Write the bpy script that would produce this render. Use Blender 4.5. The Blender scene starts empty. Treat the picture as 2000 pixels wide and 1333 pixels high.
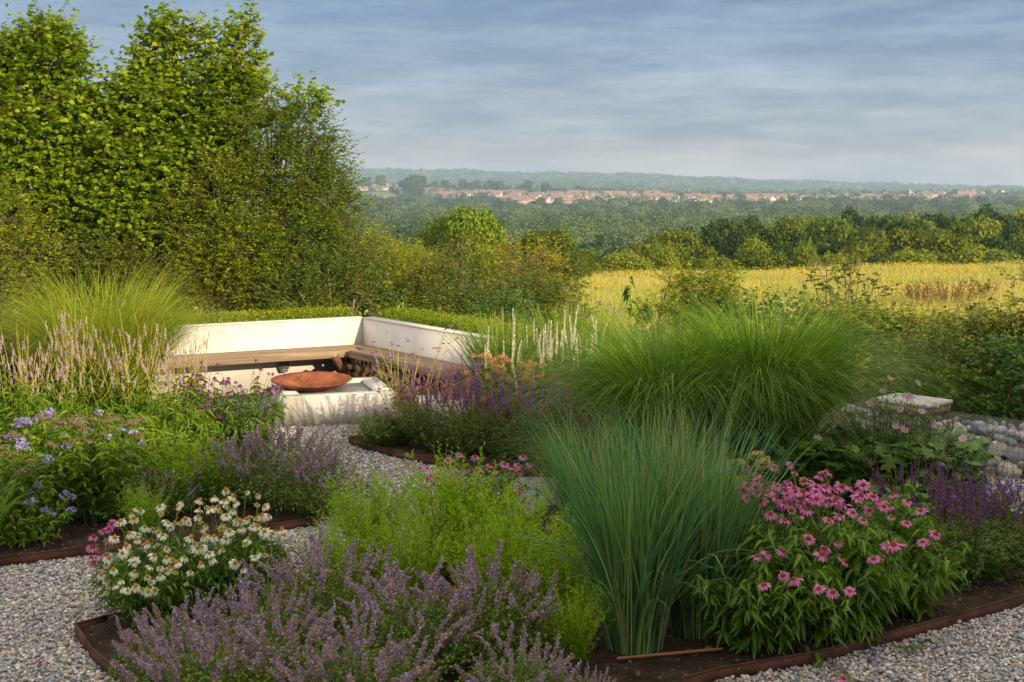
import bpy, math, random
import numpy as np
from mathutils import Vector, Matrix
random.seed(5)
rng = np.random.default_rng(11)
R = math.radians
scene = bpy.context.scene
col = scene.collection

# ------------------------------------------------------------------ camera
EYE = 2.6
FPX, PCX, PCY = 2500.0, 1000.0, 666.5          # focal length and centre in the photo's pixels
PITCH = math.atan(294.5 / FPX)
cam_d = bpy.data.cameras.new("camera"); cam = bpy.data.objects.new("camera", cam_d); col.objects.link(cam)
cam_d.sensor_width = 36.0; cam_d.lens = 36.0 * FPX / 2000.0
cam_d.clip_start = 0.1; cam_d.clip_end = 30000.0
cam.location = (0, 0, EYE); cam.rotation_euler = (R(90) - PITCH, 0, 0)
scene.camera = cam
scene.view_settings.view_transform = 'Standard'; scene.view_settings.look = 'None'
scene.view_settings.exposure = 0.42; scene.view_settings.gamma = 1.0

# ------------------------------------------------------------------ sun and sky
SUN_AZ = math.atan2(0.65, -0.76)                # measured from +Y towards +X
SUN_EL = R(16.5)
sun_vec = Vector((math.sin(SUN_AZ) * math.cos(SUN_EL), math.cos(SUN_AZ) * math.cos(SUN_EL), math.sin(SUN_EL)))
sd = bpy.data.lights.new("sun", 'SUN'); so = bpy.data.objects.new("sun", sd); col.objects.link(so)
sd.energy = 5.0; sd.angle = R(0.6); sd.color = (1.0, 0.77, 0.49)
so.rotation_euler = sun_vec.to_track_quat('Z', 'Y').to_euler(); so.location = (20, -20, 30)

w = bpy.data.worlds.new("World"); scene.world = w; w.use_nodes = True
nt = w.node_tree; N = nt.nodes; L = nt.links
bg = N["Background"]
def wn(t, **k):
    n = N.new(t)
    for a, b in k.items(): setattr(n, a, b)
    return n
sky = wn("ShaderNodeTexSky", sky_type='NISHITA', sun_disc=False)
sky.sun_elevation = SUN_EL; sky.sun_rotation = SUN_AZ; sky.air_density = 1.0; sky.dust_density = 1.5
tc = wn("ShaderNodeTexCoord")
mp = wn("ShaderNodeMapping"); mp.inputs["Scale"].default_value = (2.2, 2.2, 17.0)
L.new(tc.outputs["Generated"], mp.inputs["Vector"])
n1 = wn("ShaderNodeTexNoise"); n1.inputs["Scale"].default_value = 2.4; n1.inputs["Detail"].default_value = 6; n1.inputs["Roughness"].default_value = .58; n1.inputs["Distortion"].default_value = .0
L.new(mp.outputs[0], n1.inputs["Vector"])
r1 = wn("ShaderNodeValToRGB"); r1.color_ramp.elements[0].position = .42; r1.color_ramp.elements[1].position = .62
mp2 = wn("ShaderNodeMapping"); mp2.inputs["Scale"].default_value = (1.5, 1.5, 8.0); mp2.inputs["Location"].default_value = (3.1, .4, 1.7); L.new(tc.outputs["Generated"], mp2.inputs["Vector"])
n2 = wn("ShaderNodeTexNoise"); n2.inputs["Scale"].default_value = 7.0; n2.inputs["Detail"].default_value = 9; n2.inputs["Roughness"].default_value = .68; L.new(mp2.outputs[0], n2.inputs["Vector"])
nm = wn("ShaderNodeMix", data_type='FLOAT'); nm.inputs[0].default_value = .5; L.new(n1.outputs["Fac"], nm.inputs[2]); L.new(n2.outputs["Fac"], nm.inputs[3])
L.new(nm.outputs[0], r1.inputs[0])
sep = wn("ShaderNodeSeparateXYZ"); L.new(tc.outputs["Generated"], sep.inputs[0])
# cloud deck colour: duller and warmer low down, slate blue above, brighter overhead (an overcast deck is ~3x brighter at the zenith)
rz = wn("ShaderNodeValToRGB"); cr = rz.color_ramp
for e_, c_ in ((0.0, (3.5, 3.5, 3.7)), (0.026, (3.5, 3.4, 3.6)), (0.045, (2.2, 2.7, 3.5)), (0.09, (1.7, 2.45, 3.6)), (0.15, (1.1, 1.9, 3.3)), (0.32, (6.9, 7.0, 7.0)), (1.0, (12.6, 11.8, 10.4))):
    if e_ in (0.0, 1.0): e = cr.elements[0 if e_ == 0 else -1]; e.position = e_
    else: e = cr.elements.new(e_)
    e.color = (*c_, 1)
L.new(sep.outputs["Z"], rz.inputs[0])
lit = wn("ShaderNodeMix", data_type='RGBA', blend_type='MULTIPLY'); lit.inputs[0].default_value = 1
li = wn("ShaderNodeMix", data_type='RGBA'); li.inputs[6].default_value = (.86, .88, .93, 1); li.inputs[7].default_value = (1.85, 1.62, 1.4, 1)
L.new(r1.outputs[0], li.inputs[0]); L.new(rz.outputs[0], lit.inputs[6]); L.new(li.outputs[2], lit.inputs[7])
mixs = wn("ShaderNodeMix", data_type='RGBA'); mixs.inputs[0].default_value = .84
L.new(sky.outputs[0], mixs.inputs[6]); L.new(lit.outputs[2], mixs.inputs[7])
L.new(mixs.outputs[2], bg.inputs["Color"]); bg.inputs["Strength"].default_value = 0.10

# ------------------------------------------------------------------ geometry helpers
def px_ray(px, py):
    a = (px - PCX) / FPX; b = -(py - PCY) / FPX
    return np.array([a, math.cos(PITCH) + b * math.sin(PITCH), -math.sin(PITCH) + b * math.cos(PITCH)])
def at(px, py, y):
    """world point at forward distance y seen at photo pixel (px, py)"""
    r = px_ray(px, py); return r * (y / r[1]) + np.array([0, 0, EYE])
def gx(px, y, z=0.0):
    """x of something standing at forward distance y, height z, in photo column px"""
    return (px - PCX) / FPX * (y * math.cos(PITCH) + (EYE - z) * math.sin(PITCH))

class Geo:
    def __init__(s): s.V = []; s.F = []; s.n = 0
    def add(s, V, faces, m=0):
        V = np.asarray(V, float).reshape(-1, 3)
        for f in (faces if isinstance(faces, list) else [faces]):
            f = np.asarray(f, dtype=np.int64)
            if f.size: s.F.append((f + s.n, m))
        s.V.append(V); s.n += len(V)
    def stamp(s, T, P, Rm, S, m=0):
        """copies of template T=(verts, [faces]) at points P with frames Rm (columns x,y,z) and scales S"""
        tv, tf = T; P = np.asarray(P, float).reshape(-1, 3); n = len(P)
        if n == 0: return
        S = np.asarray(S, float)
        if S.ndim == 0: S = np.full((n, 3), float(S))
        elif S.ndim == 1: S = np.repeat(S[:, None], 3, 1)
        loc = tv[None] * S[:, None, :]
        V = np.einsum('nij,nkj->nki', Rm, loc) + P[:, None, :]
        k = len(tv); off = (np.arange(n) * k)[:, None, None]
        s.add(V.reshape(-1, 3), [(f[None] + off).reshape(-1, f.shape[1]) for f in tf], m)
    def box(s, c, size, rz=0, m=0, rot=None):
        a, b, d = [v / 2 for v in size]
        v = np.array([(x, y, z) for x in (-a, a) for y in (-b, b) for z in (-d, d)])
        Mr = np.array(rot) if rot is not None else np.array(Matrix.Rotation(rz, 3, 'Z'))
        s.add(v @ Mr.T + np.array(c), np.array([(0, 1, 3, 2), (4, 6, 7, 5), (0, 4, 5, 1), (2, 3, 7, 6), (0, 2, 6, 4), (1, 5, 7, 3)]), m)
    def mesh(s, name, mats, smooth=False):
        me = bpy.data.meshes.new(name)
        V = np.concatenate(s.V) if s.V else np.zeros((0, 3))
        me.vertices.add(len(V)); me.vertices.foreach_set('co', V.astype(np.float32).ravel())
        tot = sum(f.size for f, _ in s.F); nf = sum(len(f) for f, _ in s.F)
        me.loops.add(tot); me.polygons.add(nf)
        me.loops.foreach_set('vertex_index', np.concatenate([f.ravel() for f, _ in s.F]).astype(np.int32))
        sizes = np.concatenate([np.full(len(f), f.shape[1]) for f, _ in s.F])
        me.polygons.foreach_set('loop_start', (np.cumsum(sizes) - sizes).astype(np.int32))
        me.polygons.foreach_set('loop_total', sizes.astype(np.int32))
        me.polygons.foreach_set('material_index', np.concatenate([np.full(len(f), m) for f, m in s.F]).astype(np.int32))
        if smooth: me.polygons.foreach_set('use_smooth', np.ones(nf, bool))
        for m_ in (mats if isinstance(mats, (list, tuple)) else [mats]): me.materials.append(m_)
        me.update(calc_edges=True); me.validate()
        return me
    def build(s, name, mats, parent=None, smooth=False, loc=(0, 0, 0)):
        return link(name, s.mesh(name, mats, smooth), parent, loc)

def link(name, me, parent=None, loc=(0, 0, 0), rot=None, sc=None):
    o = bpy.data.objects.new(name, me); col.objects.link(o); o.parent = parent; o.location = loc
    if rot is not None: o.rotation_euler = rot
    if sc is not None: o.scale = (sc, sc, sc) if not hasattr(sc, '__len__') else sc
    return o
def tag(o, label=None, cat=None, group=None, kind=None):
    if label: o['label'] = label
    if cat: o['category'] = cat
    if group: o['group'] = group
    if kind: o['kind'] = kind
    return o
def thing(name, label, cat, loc=(0, 0, 0), rz=0.0, group=None):
    o = bpy.data.objects.new(name, None); col.objects.link(o); o.location = loc; o.rotation_euler = (0, 0, rz)
    o.empty_display_size = .1
    return tag(o, label, cat, group)
def dup(root, loc, rz=0.0, label=None, sc=1.0):
    r = root.copy(); col.objects.link(r); r.location = loc; r.rotation_euler = (0, 0, rz)
    r.scale = (sc, sc, sc) if not hasattr(sc, '__len__') else sc
    if label: r['label'] = label
    for ch in list(root.children):
        c = ch.copy(); col.objects.link(c); c.parent = r
        for g_ in ch.children:
            d = g_.copy(); col.objects.link(d); d.parent = c
    return r

def nrm(v): return v / np.maximum(np.linalg.norm(v, axis=-1, keepdims=True), 1e-9)
def frames(D, U):
    """frames whose x column is D and z column close to U"""
    D = nrm(D); Y = np.cross(U, D); Y = nrm(Y + 1e-6); Z = np.cross(D, Y)
    return np.stack([D, Y, Z], axis=2)
def rdir(n):
    return nrm(rng.normal(size=(n, 3)))
def uni(a, b, n): return rng.uniform(a, b, n)

def leafT(seg=2, fold=.12, curl=.25, peak=.4, lobes=0):
    """leaf along +x, unit length, half width .5, folded at the midrib and curling down"""
    xs = np.linspace(0, 1, seg + 1); V = []; F = []
    for x in xs:
        wd = .5 * (math.sin(math.pi * min(1, (x ** (math.log(.5) / math.log(peak))))) ** .8 if 0 < x < 1 else 0.0)
        z = -curl * x * x
        V += [(x, wd, z + fold * wd * 2), (x, 0, z), (x, -wd, z + fold * wd * 2)]
    quads = []; tris = []
    for i in range(seg):
        a = 3 * i; b = a + 3
        for q in ((a, a + 1, b + 1, b), (a + 1, a + 2, b + 2, b + 1)):
            if i == 0: q = tuple(v for v in q if v not in ((a,) if q[0] == a else (a + 2,)))
            elif i == seg - 1: q = tuple(v for v in q if v not in ((b,) if q[0] == a else (b + 2,)))
            (tris if len(q) == 3 else quads).append(q)
    out = []
    if quads: out.append(np.array(quads))
    if tris: out.append(np.array(tris))
    return np.array(V), out
L2 = leafT(2, .15, .2); L3 = leafT(3, .2, .45); L4 = leafT(4, .2, .6, .35)
ROUND = leafT(4, .1, .25, .55)
# lobed leaf (anemone, maple-like): 7 points star fan
def lobed():
    V = [(.35, 0, 0)]; n = 14
    for i in range(n):
        a = -math.pi * .93 + 2 * math.pi * .93 * i / (n - 1); r = (.62 if i % 2 else .38)
        V.append((.35 + r * math.cos(a), r * math.sin(a), .03 * ((i % 3) - 1) - .12 * r))
    return np.array(V), [np.array([(0, i, i + 1) for i in range(1, n)])]
LOB = lobed()
FLAKE = (np.array([(-.5, -.35, 0), (.1, -.5, .12), (.5, .05, -.05), (.05, .5, .1), (-.45, .3, -.08)]), [np.array([(0, 1, 2, 3, 4)])])
def ico(sub=0):
    import bmesh
    bm = bmesh.new(); bmesh.ops.create_icosphere(bm, subdivisions=sub + 1, radius=1)
    bm.verts.ensure_lookup_table()
    V = np.array([v.co[:] for v in bm.verts]); F = np.array([[v.index for v in f.verts] for f in bm.faces]); bm.free()
    return V, [F]
ICO0 = ico(0); ICO1 = ico(1); ICO2 = ico(2)

def bez(B, T, kz=.6, kh=.25, S=6, jit=0.0):
    B = np.asarray(B, float); T = np.asarray(T, float)
    C = B + (T - B) * np.array([kh, kh, kz]) + rng.normal(size=B.shape) * jit
    t = np.linspace(0, 1, S)[None, :, None]
    return (1 - t) ** 2 * B[:, None] + 2 * t * (1 - t) * C[:, None] + t * t * T[:, None]
def tubes(g, P, r0, r1, m=0, sides=3):
    n, S, _ = P.shape
    if n == 0: return
    tan = nrm(np.gradient(P, axis=1)); ref = np.where(np.abs(tan[..., 2:3]) > .9, np.array([1., 0, 0]), np.array([0, 0, 1.]))
    a = nrm(np.cross(tan, ref)); b = np.cross(tan, a)
    r0 = np.broadcast_to(np.asarray(r0, float), (n,)); r1 = np.broadcast_to(np.asarray(r1, float), (n,))
    rr = r0[:, None] + (r1 - r0)[:, None] * np.linspace(0, 1, S)[None]
    ang = np.arange(sides) * 2 * math.pi / sides
    V = P[:, :, None] + rr[:, :, None, None] * (np.cos(ang)[None, None, :, None] * a[:, :, None] + np.sin(ang)[None, None, :, None] * b[:, :, None])
    base = (np.arange(n) * S * sides)[:, None, None] + (np.arange(S - 1) * sides)[None, :, None]
    i = np.arange(sides)[None, None]; j = (i + 1) % sides
    F = np.stack([base + i, base + j, base + sides + j, base + sides + i], axis=-1).reshape(-1, 4)
    g.add(V.reshape(-1, 3), F, m)
def sample(P, idx, t):
    """points and tangents at parameter t (0..1) of paths P[idx]"""
    S = P.shape[1]; f = np.clip(t, 0, .9999) * (S - 1); i = f.astype(int); u = (f - i)[:, None]
    A = P[idx, i]; B = P[idx, i + 1]
    return A + (B - A) * u, nrm(B - A)
def leaves_on(g, P, per, t0, t1, Ln, Wd, T=L3, m=0, up=.35, droop=0.0, jit=.35, taper=.4):
    n = P.shape[0]; idx = np.repeat(np.arange(n), per); k = len(idx)
    if k == 0: return
    t = uni(t0, t1, k); pos, tan = sample(P, idx, t)
    az = uni(0, 2 * math.pi, k); side = np.stack([np.cos(az), np.sin(az), np.zeros(k)], 1)
    D = nrm(side + tan * up + np.array([0, 0, -1.]) * droop + rng.normal(size=(k, 3)) * jit * .4)
    U = np.array([0, 0, 1.]) + rng.normal(size=(k, 3)) * jit
    s = uni(.65, 1.15, k) * (1 - taper * (t - t0) / max(t1 - t0, 1e-6))
    g.stamp(T, pos, frames(D, U), np.stack([s * Ln, s * Wd, s * Ln], 1), m)
def blades(g, B, h, az, lean, arch, wd, S=7, m=0, fall=.0):
    """grass blades: base B, length h, azimuth az, lean (0..1) linear, arch quadratic bending; fall pulls the tips down"""
    n = len(B); s = np.linspace(0, 1, S)[None]
    h = np.broadcast_to(h, (n,))[:, None]; lean = np.broadcast_to(lean, (n,))[:, None]; arch = np.broadcast_to(arch, (n,))[:, None]; fall = np.broadcast_to(fall, (n,))[:, None]
    hor = h * (lean * s + arch * s ** 2.2); z = h * (s * (1 - .3 * lean * lean) - fall * s ** 3)
    d = np.stack([np.cos(az), np.sin(az)], 1)
    wob = rng.normal(size=(n, 1, 2)) * .03 * h[..., None] * (s[..., None] ** 2)
    P = np.concatenate([B[:, None, :2] + d[:, None] * hor[..., None] + wob, B[:, None, 2:3] + z[..., None]], 2)
    tw = az + math.pi / 2 + rng.normal(size=n) * .9
    sd_ = np.stack([np.cos(tw), np.sin(tw), np.zeros(n)], 1)[:, None]
    wp = np.broadcast_to(wd, (n,))[:, None] * (.55 + .45 * np.sin(np.pi * np.clip(s + .15, 0, 1))) * (1 - s ** 3) * .5
    V = np.stack([P - sd_ * wp[..., None], P + sd_ * wp[..., None]], 2)
    base = (np.arange(n) * S * 2)[:, None] + (np.arange(S - 1) * 2)[None]
    F = np.stack([base, base + 1, base + 3, base + 2], -1).reshape(-1, 4)
    g.add(V.reshape(-1, 3), F, m)
    return P

# ------------------------------------------------------------------ materials
def mat(name, rough=.6, spec=.3):
    m = bpy.data.materials.new(name); m.use_nodes = True
    b = m.node_tree.nodes["Principled BSDF"]; b.inputs["Roughness"].default_value = rough
    b.inputs["Specular IOR Level"].default_value = spec
    return m, m.node_tree, b
def ramp(nt_, cols, pos=None, interp='LINEAR'):
    r = nt_.nodes.new("ShaderNodeValToRGB"); r.color_ramp.interpolation = interp
    n = len(cols); pos = pos or [i / (n - 1) for i in range(n)]
    e = r.color_ramp.elements
    e[0].position = pos[0]; e[0].color = (*cols[0], 1); e[1].position = pos[-1]; e[1].color = (*cols[-1], 1)
    for p, c in zip(pos[1:-1], cols[1:-1]):
        q = e.new(p); q.color = (*c, 1)
    return r
def leaf_mat(name, cols, trans=.35, rough=.5, spec=.25, tint=(1.25, 1.2, .5), big=None, bigcol=None):
    """foliage: each leaf its own tone, optional drift of tone through the plant, light passing through the blades"""
    m, t, b = mat(name, rough, spec); nd, ln = t.nodes, t.links
    ge = nd.new("ShaderNodeNewGeometry"); r = ramp(t, cols); ln.new(ge.outputs["Random Per Island"], r.inputs[0])
    out = r.outputs[0]
    if big:
        tc_ = nd.new("ShaderNodeTexCoord"); nz = nd.new("ShaderNodeTexNoise"); nz.inputs["Scale"].default_value = big; nz.inputs["Detail"].default_value = 3
        ln.new(tc_.outputs["Object"], nz.inputs["Vector"])
        oi = nd.new("ShaderNodeObjectInfo"); ad = nd.new("ShaderNodeVectorMath"); ad.operation = 'ADD'
        ln.new(tc_.outputs["Object"], ad.inputs[0]); ln.new(oi.outputs["Location"], ad.inputs[1]); ln.new(ad.outputs[0], nz.inputs["Vector"])
        rr = ramp(t, [(0, 0, 0), (1, 1, 1)], [.42, .62]); ln.new(nz.outputs["Fac"], rr.inputs[0])
        mx = nd.new("ShaderNodeMix"); mx.data_type = 'RGBA'; ln.new(rr.outputs[0], mx.inputs[0]); ln.new(out, mx.inputs[6])
        mu = nd.new("ShaderNodeMix"); mu.data_type = 'RGBA'; mu.blend_type = 'MULTIPLY'; mu.inputs[0].default_value = 1
        ln.new(out, mu.inputs[6]); mu.inputs[7].default_value = (*bigcol, 1); ln.new(mu.outputs[2], mx.inputs[7]); out = mx.outputs[2]
    ln.new(out, b.inputs["Base Color"])
    if trans > 0:
        tr = nd.new("ShaderNodeBsdfTranslucent"); mu2 = nd.new("ShaderNodeMix"); mu2.data_type = 'RGBA'; mu2.blend_type = 'MULTIPLY'; mu2.inputs[0].default_value = 1
        ln.new(out, mu2.inputs[6]); mu2.inputs[7].default_value = (*tint, 1); ln.new(mu2.outputs[2], tr.inputs["Color"])
        ms = nd.new("ShaderNodeMixShader"); ms.inputs[0].default_value = trans
        ln.new(b.outputs[0], ms.inputs[1]); ln.new(tr.outputs[0], ms.inputs[2]); ln.new(ms.outputs[0], nd["Material Output"].inputs["Surface"])
    return m
def surf_mat(name, cols, scale=4, detail=8, rough=.8, spec=.2, pos=None, bump=.3, bscale=None, dist=.01, stretch=(1, 1, 1), metal=0):
    m, t, b = mat(name, rough, spec); nd, ln = t.nodes, t.links
    tc_ = nd.new("ShaderNodeTexCoord"); mp_ = nd.new("ShaderNodeMapping"); mp_.inputs["Scale"].default_value = stretch
    ln.new(tc_.outputs["Object"], mp_.inputs[0])
    nz = nd.new("ShaderNodeTexNoise"); nz.inputs["Scale"].default_value = scale; nz.inputs["Detail"].default_value = detail; nz.inputs["Roughness"].default_value = .6
    ln.new(mp_.outputs[0], nz.inputs["Vector"])
    r = ramp(t, cols, pos or [.3 + .4 * i / (len(cols) - 1) for i in range(len(cols))]); ln.new(nz.outputs["Fac"], r.inputs[0]); ln.new(r.outputs[0], b.inputs["Base Color"])
    nb = nd.new("ShaderNodeTexNoise"); nb.inputs["Scale"].default_value = bscale or scale * 4; nb.inputs["Detail"].default_value = 6; ln.new(mp_.outputs[0], nb.inputs["Vector"])
    bp = nd.new("ShaderNodeBump"); bp.inputs["Strength"].default_value = bump; bp.inputs["Distance"].default_value = dist
    ln.new(nb.outputs["Fac"], bp.inputs["Height"]); ln.new(bp.outputs[0], b.inputs["Normal"]); b.inputs["Metallic"].default_value = metal
    return m
def island_mat(name, cols, rough=.6, spec=.3, pos=None, interp='LINEAR', mottled=None, bump=0):
    m, t, b = mat(name, rough, spec); nd, ln = t.nodes, t.links
    ge = nd.new("ShaderNodeNewGeometry"); r = ramp(t, cols, pos, interp); ln.new(ge.outputs["Random Per Island"], r.inputs[0]); out = r.outputs[0]
    if mottled:
        tc_ = nd.new("ShaderNodeTexCoord"); nz = nd.new("ShaderNodeTexNoise"); nz.inputs["Scale"].default_value = mottled; nz.inputs["Detail"].default_value = 6
        ln.new(tc_.outputs["Object"], nz.inputs["Vector"]); r2 = ramp(t, [(.55, .55, .58), (1.25, 1.2, 1.15)], [.3, .7]); ln.new(nz.outputs["Fac"], r2.inputs[0])
        mu = nd.new("ShaderNodeMix"); mu.data_type = 'RGBA'; mu.blend_type = 'MULTIPLY'; mu.inputs[0].default_value = 1
        ln.new(out, mu.inputs[6]); ln.new(r2.outputs[0], mu.inputs[7]); out = mu.outputs[2]
        if bump:
            bp = nd.new("ShaderNodeBump"); bp.inputs["Strength"].default_value = bump; bp.inputs["Distance"].default_value = .01; ln.new(nz.outputs["Fac"], bp.inputs["Height"]); ln.new(bp.outputs[0], b.inputs["Normal"])
    ln.new(out, b.inputs["Base Color"])
    return m

M = {}
M['hazel'] = leaf_mat("hazel_leaf", [(0.109, 0.202, 0.008), (0.181, 0.295, 0.009), (0.268, 0.368, 0.012), (0.389, 0.450, 0.019)], .42, .45, .35, big=.9, bigcol=(.72, .8, .8))
M['hawthorn'] = leaf_mat("hawthorn_leaf", [(0.081, 0.160, 0.011), (0.127, 0.226, 0.012), (0.195, 0.267, 0.017), (0.275, 0.267, 0.027)], .35, .5, big=.8, bigcol=(.75, .9, .75))
M['scrub'] = leaf_mat("scrub_leaf", [(0.120, 0.191, 0.010), (0.192, 0.275, 0.012), (0.300, 0.346, 0.015), (0.432, 0.429, 0.020)], .38, big=.8, bigcol=(.7, .85, .7))
M['scrub_dark'] = leaf_mat("dark_scrub_leaf", [(0.044, 0.108, 0.010), (0.071, 0.158, 0.012), (0.110, 0.208, 0.014), (0.177, 0.230, 0.024)], .3, big=1.0, bigcol=(1.3, .9, .8))
M['gold_leaf'] = leaf_mat("golden_leaf", [(0.176, 0.216, 0.012), (0.304, 0.315, 0.015), (0.400, 0.378, 0.020), (0.336, 0.180, 0.030)], .4)
M['bramble'] = leaf_mat("bramble_leaf", [(0.030, 0.095, 0.014), (0.053, 0.149, 0.018), (0.090, 0.203, 0.020)], .25)
M['bark'] = surf_mat("bark", [(.09, .07, .05), (.2, .16, .12)], 12, bump=.6, stretch=(1, 1, .3))
M['twig'] = surf_mat("twig", [(.09, .075, .04), (.19, .14, .08)], 12, bump=.2)
M['far_a'] = leaf_mat("woodland_leaf", [(0.044, 0.084, 0.008), (0.075, 0.120, 0.010), (0.125, 0.156, 0.013)], .15, .7, .1, big=.06, bigcol=(1.5, 1.25, .8))
M['far_b'] = leaf_mat("valley_leaf", [(0.048, 0.094, 0.014), (0.072, 0.127, 0.017), (0.108, 0.160, 0.025)], .15, .7, .1, big=.045, bigcol=(.5, .62, .7))
M['far_pale'] = leaf_mat("willow_leaf", [(.1, .16, .06), (.14, .2, .08), (.18, .24, .10)], .15, .7, .1)
M['far_gold'] = leaf_mat("olive_leaf", [(0.136, 0.180, 0.020), (0.200, 0.247, 0.025), (0.272, 0.294, 0.030)], .2, .7, .1, big=.2, bigcol=(.7, .8, .7))
M['switch'] = leaf_mat("switch_grass_blade", [(0.043, 0.126, 0.057), (0.068, 0.184, 0.069), (0.111, 0.252, 0.081), (0.212, 0.339, 0.115)], .35, .45, .4)
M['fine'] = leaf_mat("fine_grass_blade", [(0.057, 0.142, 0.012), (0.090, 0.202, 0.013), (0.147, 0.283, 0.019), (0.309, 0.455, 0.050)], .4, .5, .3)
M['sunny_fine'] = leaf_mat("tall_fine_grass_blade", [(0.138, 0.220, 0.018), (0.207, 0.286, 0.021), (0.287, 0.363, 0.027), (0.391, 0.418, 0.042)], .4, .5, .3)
M['cat_leaf'] = leaf_mat("catmint_leaf", [(0.052, 0.106, 0.021), (0.085, 0.156, 0.028), (0.130, 0.200, 0.032), (0.260, 0.300, 0.021)], .3, big=4, bigcol=(.8, .85, .9))
M['green_a'] = leaf_mat("goldenrod_leaf", [(0.193, 0.344, 0.007), (0.290, 0.486, 0.011), (0.431, 0.616, 0.016)], .4)
M['cone_leaf'] = leaf_mat("coneflower_leaf", [(0.056, 0.138, 0.010), (0.096, 0.207, 0.013), (0.144, 0.261, 0.015)], .35, .4, .4)
M['phlox_leaf'] = leaf_mat("phlox_leaf", [(0.083, 0.175, 0.010), (0.138, 0.250, 0.012), (0.206, 0.325, 0.015)], .35, .45, .4)
M['sal_leaf'] = leaf_mat("salvia_leaf", [(0.053, 0.101, 0.014), (0.083, 0.149, 0.018), (0.135, 0.189, 0.020)], .3)
M['ane_leaf'] = leaf_mat("anemone_leaf", [(0.052, 0.132, 0.020), (0.078, 0.192, 0.024), (0.156, 0.276, 0.024)], .35, .4, .4)
M['stem'] = island_mat("green_stem", [(.09, .16, .03), (.15, .22, .04), (.2, .24, .06)])
M['ystem'] = island_mat("yellow_stem", [(.3, .3, .05), (.45, .42, .08)])
M['dstem'] = island_mat("dark_stem", [(.05, .04, .025), (.1, .1, .03)])
M['lilac'] = leaf_mat("catmint_floret", [(0.250, 0.179, 0.399), (0.340, 0.273, 0.494), (0.470, 0.399, 0.608)], .3, tint=(1, 1, 1))
M['calyx'] = leaf_mat("catmint_calyx", [(0.252, 0.150, 0.111), (0.378, 0.250, 0.170), (0.483, 0.350, 0.221)], .25, tint=(1, 1, 1))
M['pink'] = leaf_mat("pink_petal", [(.5, .12, .34), (.62, .2, .44), (.72, .32, .52)], .35, .5, tint=(1.1, .9, 1.1))
M['magenta'] = leaf_mat("magenta_petal", [(.18, .04, .16), (.32, .09, .28)], .3, .5, tint=(1.1, .9, 1.1))
M['white'] = leaf_mat("white_petal", [(.66, .72, .52), (.8, .82, .68), (.85, .86, .76)], .35, .5, tint=(1, 1, .95))
M['cone'] = island_mat("orange_cone", [(.36, .12, .012), (.55, .2, .018), (.62, .32, .03)], .5)
M['conered'] = island_mat("russet_cone", [(.1, .02, .015), (.26, .045, .02), (.45, .09, .025)], .5)
M['conegreen'] = island_mat("olive_cone", [(.25, .22, .03), (.45, .3, .04), (.3, .3, .05)], .5)
M['violet'] = leaf_mat("salvia_floret", [(.07, .035, .22), (.13, .05, .33), (.2, .08, .4)], .25, tint=(1, 1, 1))
M['plum'] = leaf_mat("salvia_calyx", [(.13, .045, .07), (.22, .07, .1), (.26, .12, .1)], .2, tint=(1, 1, 1))
M['palepink'] = leaf_mat("culver_root_floret", [(.5, .36, .48), (.62, .48, .58), (.72, .6, .66)], .3, tint=(1, 1, 1))
M['blue'] = leaf_mat("bellflower_petal", [(.2, .16, .52), (.28, .24, .64), (.4, .36, .75)], .3, tint=(1, 1, 1))
M['deepblue'] = leaf_mat("cranesbill_petal", [(.14, .09, .55), (.22, .15, .7)], .3, tint=(1, 1, 1))
M['cream'] = leaf_mat("cream_floret", [(.66, .58, .46), (.8, .76, .66), (.85, .84, .76)], .3, tint=(1, 1, 1))
M['rust_flower'] = leaf_mat("russet_floret", [(.4, .18, .07), (.58, .3, .11), (.66, .42, .18)], .25, tint=(1, 1, 1))
M['verb'] = leaf_mat("verbena_floret", [(.3, .12, .45), (.42, .2, .58)], .3, tint=(1, 1, 1))
M['anem'] = leaf_mat("anemone_petal", [(.65, .38, .52), (.74, .5, .6)], .35, tint=(1, 1, 1))
M['seed'] = leaf_mat("seed_head", [(.12, .08, .05), (.2, .14, .08), (.26, .2, .1)], .1, tint=(1, 1, 1))
M['render'] = surf_mat("white_render", [(.5, .49, .46), (.6, .59, .57), (.64, .63, .61)], 2.2, 10, .85, .15, bump=.12, bscale=60, dist=.003, pos=[.25, .45, .7])
M['plinth'] = surf_mat("weathered_white_render", [(.37, .36, .33), (.57, .56, .53), (.64, .63, .6)], 3.5, 12, .85, .15, bump=.15, bscale=50, dist=.003, pos=[.3, .48, .7], stretch=(1, 1, .35))
M['wood'] = surf_mat("weathered_timber", [(.11, .08, .055), (.22, .16, .11), (.34, .26, .18)], 3, 10, .75, .2, bump=.5, bscale=14, dist=.006, stretch=(.35, 7, 7))
M['log_end'] = surf_mat("split_wood", [(.38, .22, .1), (.55, .36, .2)], 9, 8, .8, bump=.4)
M['log_bark'] = surf_mat("log_bark", [(.07, .04, .03), (.2, .11, .07)], 14, 8, .9, bump=.8)
M['rust'] = surf_mat("rusted_steel", [(.07, .024, .014), (.19, .058, .022), (.34, .11, .035)], 3.2, 12, .75, .3, bump=.2, bscale=40, dist=.003, stretch=(1, 1, 1))
M['corten'] = surf_mat("corten_edging", [(.045, .022, .018), (.085, .038, .026), (.13, .055, .035)], 6, 8, .8, .2, bump=.2)
M['soil'] = surf_mat("soil", [(.018, .013, .009), (.036, .026, .018), (.065, .05, .035)], 9, 10, .95, .1, bump=1.0, bscale=40, dist=.03)
M['grey'] = surf_mat("grey_metal", [(.12, .12, .12), (.22, .22, .22)], 6, rough=.5, bump=.05, metal=.4)
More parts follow.
